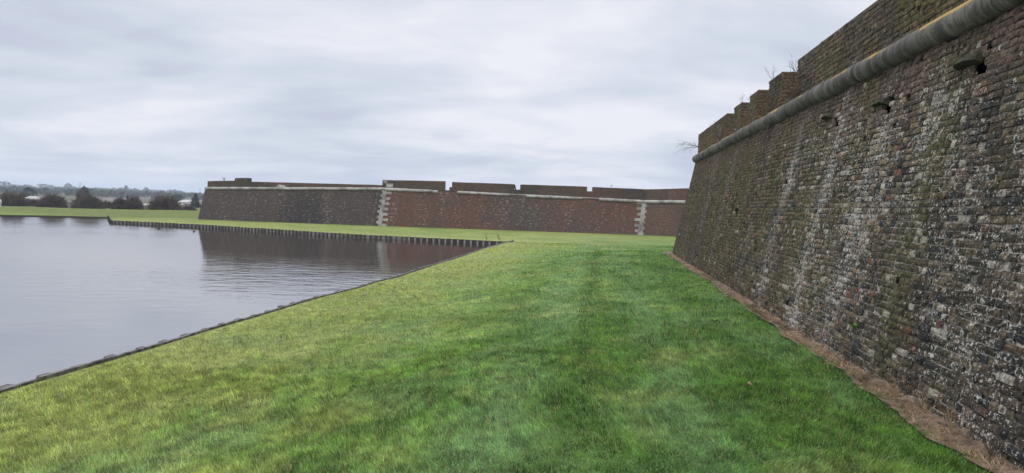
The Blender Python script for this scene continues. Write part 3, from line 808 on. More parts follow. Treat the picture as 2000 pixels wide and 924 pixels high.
def on_head(i, px, up_m=0.0, inset=0.12):
    """point on the head line of wall i below picture column px"""
    a, b = hh[i], hh[i + 1]; lo, hi = -0.2, 1.4
    for _ in range(50):
        mid = (lo + hi) / 2
        if proj(a.lerp(b, mid))[0] < px: lo = mid
        else: hi = mid
    P = a + (b - a) * lo; t = (b - a).normalized(); nrm = Vector((-t.y, t.x, 0)).normalized()
    return P + nrm * inset + Vector((0, 0, up_m))
def z_at(px, py, P):    # height at which picture row py is met above point P
    lo, hi = -2, 8
    for _ in range(50):
        mid = (lo + hi) / 2
        if proj((P.x, P.y, mid))[1] > py: lo = mid
        else: hi = mid
    return lo
def merlon(i, xa, xb, ya, yb, name='merlon', mat='brick_par', thick=0.9, base=-.05, label=None):
    A = on_head(i, xa); B = on_head(i, xb); t = (B - A).normalized(); n_ = Vector((-t.y, t.x, 0)).normalized() * thick
    za, zb = z_at(xa, ya, A), z_at(xb, yb, B)
    nseg = max(2, int((B - A).length / 1.2)); V = []; F = []; UV = []
    rnd = random.Random(int(xa)); bz0, bz1 = A.z + base, B.z + base
    for k in range(nseg + 1):
        s = k / nseg; p = A.lerp(B, s); zt = za + (zb - za) * s + rnd.uniform(-.012, .012); zb_ = bz0 + (bz1 - bz0) * s
        for q, z in ((p, zb_), (p, zt - .04), (p + n_ * 0.03, zt), (p + n_, zt + .0), (p + n_, zb_)):
            V.append((q.x, q.y, z)); UV.append((q.x + q.y * .3, z + (q - p).length))
    for k in range(nseg):
        for j in range(4): F.append((k * 5 + j, (k + 1) * 5 + j, (k + 1) * 5 + j + 1, k * 5 + j + 1))
    F.append((0, 1, 2, 3, 4)); F.append(tuple(nseg * 5 + j for j in (4, 3, 2, 1, 0)))
    o = mesh_py(name, V, F, M[mat], far, uv=UV)
    if label: o['label'] = label
    return o
# left bastion
merlon(0, 404, 458, 353.5, 352.5, 'parapet'); merlon(0, 482, 746, 354.5, 361.5, 'parapet')
b_ = merlon(0, 457, 482, 348, 347.5, 'raised_parapet', label='short raised block standing above the left parapet')
# sloped shoulder on the left of the block
# curtain
merlon(1, 746.5, 870, 351.3, 354.0); merlon(1, 883, 1005, 355.3, 359.8); merlon(1, 1018, 1146.5, 360.3, 364.5); merlon(1, 1160.5, 1258, 365.2, 369.6)
merlon(2, 1256, 1420, 369.8, 366.0, 'parapet', 'brick_end')
merlon(1, 878, 884, 365.6, 365.9, 'parapet_step')
for xa, xb, y in ((869, 879, 371.3), (1004, 1019, 370.5), (1146, 1161, 373.6)): merlon(1, xa, xb, y, y + .3, 'sill')
# cordon runs, broken where repairs cut them away
RF = 0.13
def far_roll(i, xa, xb, rad=RF, dz=0.0, mat='stone', name='stone_band', s=0):
    A = on_head(i, xa, dz, -0.03); B = on_head(i, xb, dz, -0.03); return roll(name, [A, B], rad, far, M[mat], 1.3, s, n=10)
far_roll(0, 400.5, 753, s=1); far_roll(1, 752, 855, .15, -.02, s=2); far_roll(1, 893, 995, .13, .02, s=3); far_roll(1, 1027, 1136.5, .15, .0, s=4)
far_roll(1, 1170, 1262, .16, .0, s=5); far_roll(2, 1261, 1420, .17, .0, s=6)
far_roll(1, 995, 1027, .05, 0.08, s=7); far_roll(1, 1136.5, 1170, .05, 0.08, s=8)
# quoins of pale stone
def quoin(i_corner, side_l, side_r, seed, count=15, wl=0.95, wr=0.75, label=None):
    a, b = Vector(foot[i_corner]) - Vector((0, 0, .02)), Vector(head[i_corner]); rnd = random.Random(seed)
    tl = (foot[i_corner - 1] - foot[i_corner]).normalized(); tr = (foot[i_corner + 1] - foot[i_corner]).normalized()
    mb = MB()
    up_e = (b - a) / count
    for k in range(count):
        p0 = a + up_e * k; p1 = a + up_e * (k + 0.97)
        L1 = (wl if k % 2 else wl * 0.5) * side_l * rnd.uniform(.85, 1.1); L2 = (wr * .22 if k % 2 else wr) * side_r * rnd.uniform(.85, 1.1)
        o_ = Vector((0, -0.05 - rnd.uniform(0, .015), 0))
        for tt, Lx in ((tl, L1), (tr, L2)):
            if Lx < .05: continue
            q0, q1 = p0 + tt * Lx, p1 + tt * Lx; bk_ = Vector((0, .3, 0))
            x0, x1 = (q0, p0) if tt is tl else (p0, q0); y0_, y1_ = (q1, p1) if tt is tl else (p1, q1)
            if tt is tr: x0 = x0 + tr * .003; y0_ = y0_ + tr * .003
            mb.hexa([x0 + o_, x1 + o_, x1 + bk_, x0 + bk_, y0_ + o_, y1_ + o_, y1_ + bk_, y0_ + bk_])
    o = mb.build('quoin', M['stone_block'], far)
    if label: o['label'] = label
quoin(1, .75, .85, 1, 14, .55, .72, 'pale toothed stone quoin between the dark and the red face')
quoin(2, 1.0, .35, 2, 12, .85, 0.4, 'pale toothed stone quoin at the right of the red face')
# the quoin carried up through the parapet
P = on_head(1, 753); mbq = MB(); mbq.box(P + Vector((.35, -.02, .34)), .62, .12, .34); mbq.box(P + Vector((-.02, -.03, .66)), .34, .12, .28); mbq.build('quoin_cap', M['stone_block'], far)
# lump of lime on the stone band
P = on_head(0, 548, .1, 0.02)
def lump(c, rx, ry, rz, seed, sub=3, amp=.25):
    bm = bmesh.new(); bmesh.ops.create_icosphere(bm, subdivisions=sub, radius=1); rnd = random.Random(seed); ph = [rnd.uniform(0, 6) for _ in range(6)]
    for v in bm.verts:
        k = 1 + amp * (math.sin(v.co.x * 3 + ph[0]) * math.sin(v.co.y * 4 + ph[1]) + .5 * math.sin(v.co.z * 7 + ph[2]) * math.sin(v.co.x * 6 + ph[3]))
        v.co = Vector((v.co.x * rx * k, v.co.y * ry * k, v.co.z * rz * k)) + Vector(c)
    V = [v.co.copy() for v in bm.verts]; F = [tuple(v.index for v in f.verts) for f in bm.faces]; bm.free(); return V, F
V, F = lump(P, .42, .16, .22, 2); mesh_py('lime_lump', V, F, M['stone'], far, True)

# leaning posts in the embrasure
P = on_head(1, 1008, 0.0, .5)
for k, (dx, z, lab) in enumerate(((-.12, 1.05, 'left one of two dark timber posts leaning in the rampart gap'), (.08, .98, 'right one of two dark timber posts leaning in the rampart gap'))):
    base = P + Vector((dx, -.05 * k, .0)); mb = MB()
    mb.tube([base + Vector((.05, 0, 0)), base + Vector((-.08, 0, z * .55)), base + Vector((-.2, 0, z))], [.07, .065, .06], 7)
    o = mb.build('leaning_post', M['timber_dark']); tag(o, lab, 'post', 'two posts leaning on the far rampart')

# ------------------------------------------------------------------ timber edging of the banks
def edging(line, name, label, spacing, n_max, top_z, seed, thick=.045, visible_top=True, mats=('timber', 'timber_pale')):
    rnd = random.Random(seed); root = empty(name, Vector((line[0].x, line[0].y, top_z)), label, 'bank edging')
    pts = []
    # resample
    acc = 0.0; cum = [0.0]
    for a, b in zip(line[:-1], line[1:]): cum.append(cum[-1] + (b - a).length)
    def at(s):
        for i in range(len(line) - 1):
            if s <= cum[i + 1] or i == len(line) - 2:
                t = (s - cum[i]) / (cum[i + 1] - cum[i]); return line[i].lerp(line[i + 1], t), (line[i + 1] - line[i]).normalized()
    L_ = cum[-1]
    # boards, each a run of planks 2.4 m long, two high
    s = 0.0; mb = MB(); nn = 0
    while s < L_ - .05:
        e_ = min(s + 2.4, L_); k = max(2, int((e_ - s) / .8)); zt = top_z + rnd.uniform(-.012, .012)
        for j in range(k):
            p, t = at(s + (e_ - s) * j / k + .004 * (j == 0)); q, t2 = at(s + (e_ - s) * (j + 1) / k - .004 * (j == k - 1))
            n_ = Vector((-t.y, t.x, 0)).normalized() * OUT[0]; n2 = Vector((-t2.y, t2.x, 0)).normalized() * OUT[0]
            for z0, z1, o_ in ((zt - .16, zt, 0), (zt - .75, zt - .168, .006)):
                a0 = p + n_ * o_; b0_ = q + n2 * o_
                mb.hexa([Vector((v.x, v.y, z)) for z in (z0, z1) for v in (a0, b0_, b0_ + n2 * thick, a0 + n_ * thick)])
        s = e_
    mb.build('board', M[mats[0]], root)
    s = spacing * .5; n = 0; me = None
    while s < L_ and n < n_max:
        p, t = at(s); n_ = Vector((-t.y, t.x, 0)).normalized() * OUT[0]; c = p + n_ * (thick + .045); hz = rnd.uniform(-.03, .008) if spacing > .5 else rnd.uniform(-.03, .03)
        if me is None:
            m_ = MB(); a = .10 if spacing > .5 else .075
            m_.hexa([Vector((x, y, z)) for z in (-.8, 0) for x, y in ((-a * .75, -a / 2), (a * .75, -a / 2), (a * .75, a / 2), (-a * .75, a / 2))])
            o = m_.build('post', M[mats[1]]); me = o.data
        else:
            o = bpy.data.objects.new('post', me); COL.objects.link(o)
        o.parent = root; o.location = Vector((c.x, c.y, top_z + hz)) - Vector(root.location)
        o.rotation_euler = (rnd.uniform(-.03, .03), rnd.uniform(-.03, .03), math.atan2(t.y, t.x)); o.scale = (rnd.uniform(.85, 1.2), 1, 1)
        s += spacing * rnd.uniform(.92, 1.08); n += 1
    return root
OUT = [1]
nbl = [Vector((p.x, p.y, 0)) for p in nb[1:]] + [Vector((cornerP.x, cornerP.y, 0))]
edging(nbl, 'timber_edging', 'timber edging with square posts holding the near grass bank up to the moat corner', 0.58, 99, -0.565, 1, thick=.055, mats=('timber', 'timber_mid'))
fbl = [Vector((cornerP.x, cornerP.y, 0))] + [Vector((p.x, p.y, 0)) for p in reversed(fb)]
edging(fbl[:4], 'timber_edging', 'dark boards with pale posts edging the far bank near the moat corner', 0.46, 99, -0.665, 2, mats=('timber_dark', 'timber_mid'))
edging(fbl[3:], 'timber_edging', 'pale boards with dark closely spaced posts edging the far bank on the left', 0.38, 99, -0.665, 5, mats=('timber_mid', 'timber_dark'))
tip = [Vector((fb[0].x, fb[0].y, 0)), Vector((ob[-1].x, ob[-1].y, 0))]
edging(tip, 'timber_edging', 'short timber edging at the left tip where the far bank turns away', 0.9, 20, -0.665, 3, mats=('timber_dark', 'timber_dark'))

# ------------------------------------------------------------------ grass blades
def blades(name, X, Y, H, Wd, lean, colour, mat, five, seed, label, cat, zoff=-0.012, leandir=None):
    rng = np.random.default_rng(seed); n = len(X); Z = ground_z(X, Y) + zoff
    th = rng.uniform(0, 2 * np.pi, n); ld = rng.uniform(0, 2 * np.pi, n) if leandir is None else leandir
    wx, wy = np.cos(th) * Wd / 2, np.sin(th) * Wd / 2; lx, ly = np.cos(ld) * lean * H, np.sin(ld) * lean * H
    zt = H * np.sqrt(np.clip(1 - (lean * 0.8) ** 2, 0.1, 1))
    b1 = np.stack([X - wx, Y - wy, Z], 1); b2 = np.stack([X + wx, Y + wy, Z], 1); tp = np.stack([X + lx, Y + ly, Z + zt], 1)
    if five:
        m1 = np.stack([X - wx * .85 + lx * .35, Y - wy * .85 + ly * .35, Z + zt * .55], 1); m2 = np.stack([X + wx * .85 + lx * .35, Y + wy * .85 + ly * .35, Z + zt * .55], 1)
        V = np.stack([b1, b2, m2, m1, tp], 1).reshape(-1, 3); i = np.arange(n)[:, None] * 5
        fl = np.concatenate([i + 0, i + 1, i + 2, i + 3, i + 3, i + 2, i + 4], 1).ravel()
        st = (np.arange(n)[:, None] * 7 + np.array([[0, 4]])).ravel(); k = 5
    else:
        V = np.stack([b1, b2, tp], 1).reshape(-1, 3); fl = np.arange(n * 3); st = np.arange(n) * 3; k = 3
    C = np.repeat(np.column_stack([colour, np.ones(n)]), k, 0)
    o = mesh_np(name, V, fl, st, [mat], attrs={'gcol': ('FLOAT_COLOR', C)}, smooth=False)
    tag(o, label, cat, kind='stuff'); return o
tg = NT('grass_blade'); ga = tg.attr('gcol')
tg.col(ga.outputs[0]); tg.b.inputs['Roughness'].default_value = 0.55; tg.b.inputs['Specular IOR Level'].default_value = 0.3
tr = tg.n('ShaderNodeBsdfTranslucent'); tg.l(tg.mix(1.0, ga.outputs[0], (1.0, 1.15, 0.6), 'MULTIPLY'), tr.inputs[0])
ms_ = tg.n('ShaderNodeMixShader'); ms_.inputs[0].default_value = 0.3; tg.l(tg.b.outputs[0], ms_.inputs[1]); tg.l(tr.outputs[0], ms_.inputs[2]); tg.l(ms_.outputs[0], tg.out.inputs[0])

STRIP = lambda X, Y: 0.15 + 0.16 * (fbm(Y * 0.9, X * 0 + 3, 15, 3) - .5) + .10 * (fbm(Y * 3.1, X * 0, 16, 2) - .5)
def sample_land(n, y0, y1, seed, pw=1.0, xm=0.80):
    rng = np.random.default_rng(seed)
    # distance density ~ D^(pw) dD  (pw=1 uniform, -1 equal screen weight)
    t = rng.random(n)
    Y = (y0 ** (pw + 1) + t * (y1 ** (pw + 1) - y0 ** (pw + 1))) ** (1 / (pw + 1)) if abs(pw + 1) > 1e-6 else y0 * (y1 / y0) ** t
    X = rng.uniform(-xm, xm, n) * Y
    s = (X - Pc.x) * nL.x + (Y - Pc.y) * nL.y; al = (Pc.y - Y)
    ok = ~inside(X, Y, WPY) & ((s > STRIP(X, Y)) | (Y > Pc.y + 0.4)) 
    # keep off the far rampart
    fy = np.interp(X, [p.x for p in foot], [p.y for p in foot]); ok &= (Y < fy - 0.05) | (X < foot[0].x - .2)
    return X[ok], Y[ok]
def blade_set(n, y0, y1, seed, pw, five, h0, w0, label):
    X, Y = sample_land(n, y0, y1, seed, pw, 1.05 if five else .86); rng = np.random.default_rng(seed + 100); n = len(X)
    cl = fbm(X * 2.2, Y * 2.2, 17, 3); cl2 = fbm(X * 7, Y * 7, 18, 2)
    db = seg_dist(X, Y, bank_line)
    H = h0 * (0.55 + 0.9 * cl) * rng.uniform(0.55, 1.35, n) * (0.8 + 0.4 * cl2)
    H *= (1 + 0.8 * (rng.random(n) < 0.03)) * (.45 + .55 * sst(.02, .25, db))
    Wd = w0 * rng.uniform(0.7, 1.3, n) * (np.maximum(Y, 6) / 6) ** 0.85
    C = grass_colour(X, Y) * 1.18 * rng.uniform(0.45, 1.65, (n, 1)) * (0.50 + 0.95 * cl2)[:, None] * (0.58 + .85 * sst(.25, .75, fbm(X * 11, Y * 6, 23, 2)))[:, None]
    dry = rng.random(n) < 0.07 + 0.10 * sst(5, 0, db); C[dry] = np.array([0.36, 0.31, 0.13]) * rng.uniform(.6, 1.2, (dry.sum(), 1))
    pal = rng.random(n) < 0.10; C[pal] = np.array([0.30, 0.42, 0.17]) * rng.uniform(.7, 1.1, (pal.sum(), 1))
    lean = rng.uniform(0.2, 1.05, n); ld = rng.uniform(0, 2 * np.pi, n) * .6 + 4.0 * fbm(X * .7, Y * .7, 19, 2)
    blades('grass', X, Y, H, Wd, lean, C, tg.m, five, seed, label, 'grass', leandir=ld)
GR = 1.0
blade_set(int(560000 * GR), 2.6, 9.5, 1, 0.3, True, 0.056, 0.0046, 'short green lawn grass in the foreground between the moat bank and the wall')
blade_set(int(660000 * GR), 9.5, 48.0, 2, -1.0, False, 0.058, 0.0056, 'mown grass of the berm running back to the end of the moat')

# trodden strip of straw and soil at the foot of the near wall
def straw_strip():
    rng = np.random.default_rng(9)
    us = np.arange(-1, U_END, .12); V = []; F = []; k = 7
    for u in us:
        x = (Pc - d * u)
        w_ = float(STRIP(np.array([x.x]), np.array([x.y]))[0]) + .10
        for j in range(k):
            s = -0.05 + (w_ + .05) * j / (k - 1); p = Pc - d * u + nL * s
            V.append((p.x, p.y, 0))
    V = np.array(V); g = ground_z(V[:, 0], V[:, 1]); s = (V[:, 0] - Pc.x) * nL.x + (V[:, 1] - Pc.y) * nL.y
    V[:, 2] = g + .006 + sst(.5, .0, s) * .035 * fbm(V[:, 0] * 6, V[:, 1] * 6, 3, 3) * 2
    nr = len(us)
    for i in range(nr - 1):
        for j in range(k - 1): F.append((i * k + j, i * k + j + 1, (i + 1) * k + j + 1, (i + 1) * k + j))
    t = NT('straw_soil'); p = t.pos(); n1 = t.noise(p, 8, 5, .7); n2 = t.noise(p, 60, 4, .7)
    c = t.mix(t.step(n1, .38, .62), (0.09, 0.058, 0.04), (0.27, 0.185, 0.125)); c = t.mix(t.step(n2, .55, .75), c, (.40, .30, .20)); c = t.mix(t.step(t.noise(p, 3, 4, .6), .58, .68), c, (.05, .038, .03))
    t.col(c); t.bump(t.math('ADD', n1, n2), 1.0, .03)
    o = mesh_py('path', [tuple(v) for v in V], F, t.m, smooth=True); tag(o, kind='structure')
    # straw
    n = 26000; u = U_END - (U_END - .0) * rng.random(n) ** 1.0; u = np.where(rng.random(n) < .6, rng.uniform(14, 30, n), u)
    X0 = Pc.x - d.x * u; Y0 = Pc.y - d.y * u; w_ = STRIP(X0, Y0) + .06; s = w_ * rng.random(n) ** .8
    X = X0 + nL.x * s; Y = Y0 + nL.y * s; 
    C = np.array([0.42, 0.29, 0.185]) * rng.uniform(.4, 1.25, (n, 1)); br = rng.random(n) < .25; C[br] = np.array([.12, .08, .05]) * rng.uniform(.5, 1.2, (br.sum(), 1)); C *= (0.35 + 0.9 * sst(.3, .55, fbm(X * 2.2, Y * 2.2, 41, 3)))[:, None]
    gr = rng.random(n) < .18 * sst(.1, .4, s) + .04; C[gr] = np.array([.08, .14, .03])
    blades('dead_grass', X, Y, rng.uniform(.02, .075, n), rng.uniform(.003, .006, n) * np.maximum(1, (Y / 8)) ** .7, rng.uniform(.6, 1.1, n), C, tg.m, True, 4, 'dry straw coloured cut grass lying along the foot of the near wall', 'dead grass', zoff=.015)
straw_strip()
# ------------------------------------------------------------------ stalks and weeds at the foot and on the head of the near wall
def twigs(root_p, n, length, spread, rad, seed, upd=Vector((0, 0, 1)), droop=0.0, sub=5):
    rnd = random.Random(seed); mb = MB()
    def branch(p, dr, L_, r_, depth):
        pts = [p]; q = p.copy(); v = dr.copy(); k = 5
        for i in range(k):
            v = (v + Vector((rnd.gauss(0, .16), rnd.gauss(0, .16), rnd.gauss(0, .12) - droop * .15))).normalized(); q = q + v * L_ / k; pts.append(q.copy())
            if depth and rnd.random() < .75:
                w = (v + Vector((rnd.gauss(0, .6), rnd.gauss(0, .6), rnd.gauss(.1, .4)))).normalized(); branch(q, w, L_ * rnd.uniform(.3, .5), r_ * .6, depth - 1)
        mb.tube(pts, [r_ * (1 - .75 * i / k) for i in range(k + 1)], 4, False)
    for i in range(n):
        dr = (upd + Vector((rnd.gauss(0, spread), rnd.gauss(0, spread), rnd.gauss(0, spread * .5)))).normalized(); branch(Vector(root_p), dr, length * rnd.uniform(.6, 1.1), rad, 2)
    return mb
def near_plant(px_u, z, w, n, L_, sp, rad, seed, label, upd=Vector((0, 0, 1)), droop=0, name='bare_shrub', cat='shrub', mat='twig', group='bare shrubs rooted in the near wall'):
    p = NW(px_u, w, z); mb = twigs(p, n, L_ * .85, sp, rad * .8, seed, upd, droop); o = mb.build(name, M[mat]); tag(o, label, cat, group)
    me = o.data
    for v in me.vertices: v.co -= p
    o.location = p; return o
near_plant(mer[0][0] + .1, ZC + .5, WP, 7, 1.0, .45, .010, 1, 'wispy bare branches hanging out over the far corner of the near wall', (nL * 1.0 + Vector((0, 0, .5)) + d * .3).normalized(), .5)
near_plant((mer[0][0] + mer[0][1]) / 2 - 1, PT, WP + .2, 4, .3, .35, .006, 2, 'thin twigs on top of the farthest merlon of the near wall')
near_plant(mer[0][1] - .5, ZP + .1, WP - .08, 7, .6, .35, .008, 12, 'dry stems growing up the front of the farthest merlon')
near_plant(mer[1][1] - .5, PT, WP + .1, 3, .32, .12, .005, 3, 'two upright thin stalks on the second merlon from the corner')
near_plant(mer[3][0] + .1, PT - .05, WP + .1, 3, .40, .3, .006, 4, 'bare stalks springing above the merlon beside the long parapet', (nL * .5 + Vector((0, 0, 1))).normalized())
near_plant(mer[3][1] + .2, PT - .1, WP + .3, 6, .32, .5, .007, 5, 'leggy bare plant with a few leaves where the long parapet begins')
near_plant(mer[3][0] + .4, ZP, WP - .08, 12, .75, .35, .009, 6, 'tangle of bare stems climbing the merlon next to the long parapet')
near_plant(mer[4][0] + .15, ZP, WP - .08, 14, .8, .35, .009, 7, 'dark bare creeper against the end of the long parapet')
near_plant(mer[3][0] + 1.2, ZC - .1, BW - .12, 7, .9, .35, .008, 8, 'bare creeper hanging across the stone band below the merlons', Vector((nL.x * .2, nL.y * .2, -1)), 0)
# leaves on the leggy plant
def foot_weed(px, py, seed, label, n, L_, mat, name='weed', rad=.004):
    u, v = face_uv(px, py); p = NW(u, -.06, 0.02); mb = twigs(p, n, L_, .45, rad, seed, (nL * .35 + Vector((0, 0, 1))).normalized()); o = mb.build(name, M[mat])
    for q in o.data.vertices: q.co -= p
    o.location = p; tag(o, label, 'weed', 'weeds and dry stalks at the foot of the near wall')
foot_weed(1660, 725, 1, 'dark twiggy stem rising from the straw strip, farthest of the wall foot weeds', 4, .38, 'twig')
foot_weed(1815, 830, 2, 'low tangle of dry brown stalks in the middle of the straw strip', 7, .2, 'dead_leaf', rad=.003)
foot_weed(1872, 868, 3, 'pale dry stalks lying against the wall foot near the right edge', 6, .18, 'dead_leaf', rad=.003)
foot_weed(1950, 915, 4, 'dry stalks at the wall foot in the bottom right corner', 6, .22, 'twig')
foot_weed(1760, 795, 5, 'short brown stalks beside the wall foot, left of the dry tangle', 5, .25, 'dead_leaf')

def rosette(p, n, L_, seed, mat, label, name='weed', cat='weed', group=None, face=None):
    rnd = random.Random(seed); V = []; F = []
    for k in range(n):
        a = rnd.uniform(0, 6.28); el = rnd.uniform(.2, 1.1); l = L_ * rnd.uniform(.6, 1.1); w = l * .16
        dr = Vector((math.cos(a) * math.cos(el), math.sin(a) * math.cos(el), math.sin(el))); sd_ = Vector((-math.sin(a), math.cos(a), 0))
        b = len(V); V += [Vector((0, 0, 0)), dr * l * .45 + sd_ * w, dr * l + Vector((0, 0, -.25 * l)), dr * l * .45 - sd_ * w]; F.append((b, b + 1, b + 2, b + 3))
    o = mesh_py(name, V, F, M[mat]); o.location = p; tag(o, label, cat, group)
def lawn(px, py):
    z = -.1
    for _ in range(6): p = at_z(px, py, z); z = gz(p.x, p.y)
    return Vector((p.x, p.y, z))
rosette(lawn(1462, 755) + Vector((0, 0, .0)), 22, .075, 1, 'dead_leaf', 'clump of withered pale leaves in the grass near the bottom right', 'weed', 'weed')
rosette(lawn(1395, 632) + Vector((0, 0, .03)), 24, .09, 2, 'weed', 'light green leafy weed in the lawn close to the wall', 'weed', 'weed')
rosette(NW(*[face_uv(1672, 640)[0], face_uv(1672, 640)[1] / sl * BAT - .02, face_uv(1672, 640)[1] / sl]), 22, .09, 3, 'weed', 'little green fern rooted in the brick face above the straw', 'fern', 'fern')
rosette(lawn(988, 838) + Vector((0, 0, .05)), 3, .07, 4, 'dead_leaf', 'single pale fallen leaf lying on the foreground lawn', 'fallen_leaf', 'leaf')

# ------------------------------------------------------------------ beyond the moat: bushes, trees, houses, masts
def bush_mesh(seed, n=2600, w=1.0, h=1.0, olive=False):
    """rounded bare thorn bush 2w wide and h high: stems plus a cloud of fine upright twigs"""
    rng = np.random.default_rng(seed); V = []; F = []
    q = rng.normal(size=(n, 3)); q /= np.linalg.norm(q, axis=1)[:, None]; rad = rng.uniform(0.25, 1, n) ** .5
    lob = 0.72 + 0.5 * fbm(np.arctan2(q[:, 1], q[:, 0]) * 1.6 + 9, q[:, 2] * 2.2, seed, 3)
    p = q * (rad * lob)[:, None]; p[:, 2] = np.abs(p[:, 2]) * 1.0
    p = p * np.array([w, w * .7, h]); dirn = q * .7 + rng.normal(0, .35, (n, 3)) + np.array([0, 0, .55]); dirn /= np.linalg.norm(dirn, axis=1)[:, None]
    L_ = rng.uniform(.10, .42, n) * h; sd_ = np.cross(dirn, rng.normal(size=(n, 3))); sd_ /= np.linalg.norm(sd_, axis=1)[:, None]
    wd = .014 * h * rng.uniform(.5, 1.4, n)
    a = p - sd_ * wd[:, None]; b = p + sd_ * wd[:, None]; c = p + dirn * L_[:, None]
    return np.stack([a, b, c], 1).reshape(-1, 3)
def cloud_obj(name, V, mat, parent):
    n = len(V) // 3; return mesh_np(name, V, np.arange(n * 3), np.arange(n) * 3, [mat], parent)
def bush(xc, ybase, ytop, wpx, Y, seed, label, mat='bush', group='bare thorn bushes beyond the moat', n=4200):
    g = at_y(xc, ybase, Y); z = gz(g.x, Y); z = min(z, g.z); h = at_y(xc, ytop, Y).z - z; w = wpx / 2 / FPX * Y
    root = empty('thorn_bush', (g.x, Y, z), label, 'bush', group)
    V = bush_mesh(seed, n, w, h) + np.array([g.x, Y, z]); cloud_obj('crown', V, M[mat], root)
    mb = MB(); rnd = random.Random(seed)
    for k in range(7):
        a = rnd.uniform(-1, 1); mb.tube([(g.x + a * w * .15, Y, z - .1), (g.x + a * w * .4, Y + rnd.uniform(-.3, .3) * w, z + h * .4), (g.x + a * w * .7, Y + rnd.uniform(-.4, .4) * w, z + h * .8)], [.05 * h / 2, .035 * h / 2, .012 * h / 2], 5)
    mb.build('stem', M['bark'], root)
for a in [(22, 404, 376, 66, 104, 1, 'largest brown thorn bush at the left edge beyond the moat', 'bush_olive'),
          (62, 405, 388, 46, 108, 2, 'low greyish thorn bush between two larger brown bushes at the left', 'bush_olive'),
          (103, 407, 379, 54, 102, 3, 'dense dark brown thorn bush, second large one from the left edge', 'bush'),
          (173, 410.5, 383, 66, 100, 4, 'broad olive brown thorn bush in front of the pale gabled roof', 'bush_olive'),
          (210, 408, 394, 24, 112, 7, 'small thorn bush to the right of the broad olive brown one', 'bush'),
          (234, 410.5, 388, 30, 103, 5, 'narrow thorn bush left of the spiky peaked one', 'bush'),
          (261, 411, 386, 34, 103, 6, 'thorn bush with a spiky peak left of the pale long shed', 'bush'),
          (321, 412.5, 383, 64, 100, 8, 'wide dark thorn bush nearest to the left end of the rampart', 'bush'),
          (367, 412.5, 402, 34, 112, 9, 'low scrub right beside the left corner of the rampart', 'bush')]: bush(*a)

def leafy(name, xc, ytop, wpx, Y, seed, label, kind='round', mat='leaf', group=None, ybase=None, n=900, cat='tree'):
    g = at_y(xc, 380, Y); z = gz(g.x, Y)
    if ybase is not None: z = min(z, at_y(xc, ybase, Y).z) if Y < 330 else z
    h = max(at_y(xc, ytop - (1.5 if Y > 500 else 0), Y).z - z, 2.0); w = wpx / 2 / FPX * Y; rng = np.random.default_rng(seed)
    root = empty(name, (g.x, Y, z), label, cat, group)
    t = rng.random(n)
    if kind == 'cone':
        zz = .12 + .88 * t ** 1.25; rr = (1 - zz) ** .75 * (0.75 + .35 * vn(zz * 9, zz * 0, seed)); lim = rr
    elif kind == 'poplar':
        zz = .1 + .9 * t; rr = np.sin(np.pi * np.clip(zz, .05, .98)) ** .5
        lim = rr
    else:
        zz = .18 + .82 * t; x = (zz - .18) / .82; lim = np.sqrt(np.clip(1 - (2 * x - 1) ** 2, 0, 1)) * .92 + .08
    an = rng.uniform(0, 2 * np.pi, n); lob = .62 + .6 * fbm(an * 1.3 + 7, zz * 4, seed, 3); r_ = lim * lob * rng.uniform(.35, 1, n) ** .5 * w
    p = np.stack([np.cos(an) * r_, np.sin(an) * r_, zz * h * (.9 + .14 * vn(an * 2, an * 0, seed + 3))], 1)
    s = h * (.055 if Y < 500 else .09) * rng.uniform(.5, 1.5, n)
    A = rng.normal(size=(n, 3)); A /= np.linalg.norm(A, axis=1)[:, None]; B = np.cross(A, rng.normal(size=(n, 3))); B /= np.linalg.norm(B, axis=1)[:, None]
    V = np.stack([p - A * s[:, None], p + B * s[:, None], p + A * s[:, None]], 1).reshape(-1, 3) + np.array([g.x, Y, z])
    cloud_obj('crown', V, M[mat], root)
    mb = MB(); mb.tube([(g.x, Y, z - .3), (g.x, Y, z + h * .4), (g.x, Y, z + h * .8)], [h * .025, h * .018, h * .006], 6); mb.build('trunk', M['bark'], root)
leafy('pine_tree', 57, 366, 30, 190, 1, 'dark spreading pine standing behind the thorn bushes at the left', 'round', 'conifer', ybase=398, n=500)
leafy('pine_tree', 382, 378, 24, 150, 2, 'dark conifer just left of the rampart corner', 'cone', 'conifer', ybase=408, n=900)
leafy('bare_tree', 163, 367, 26, 170, 3, 'purplish bare tree rising behind the broad olive brown bush', 'round', 'bush', ybase=405, n=1100)
leafy('tree', 344, 380, 24, 220, 4, 'small dark round tree above the houses right of the wide thorn bush', 'round', 'conifer', ybase=396)
leafy('fir_tree', 249, 383, 10, 130, 5, 'little dark pointed fir behind the narrow bushes', 'cone', 'conifer', ybase=400, n=350)
leafy('tree', 203, 380, 14, 260, 6, 'small dark tree between the two distant masts and the rampart', 'round', 'leaf', ybase=392, n=400)
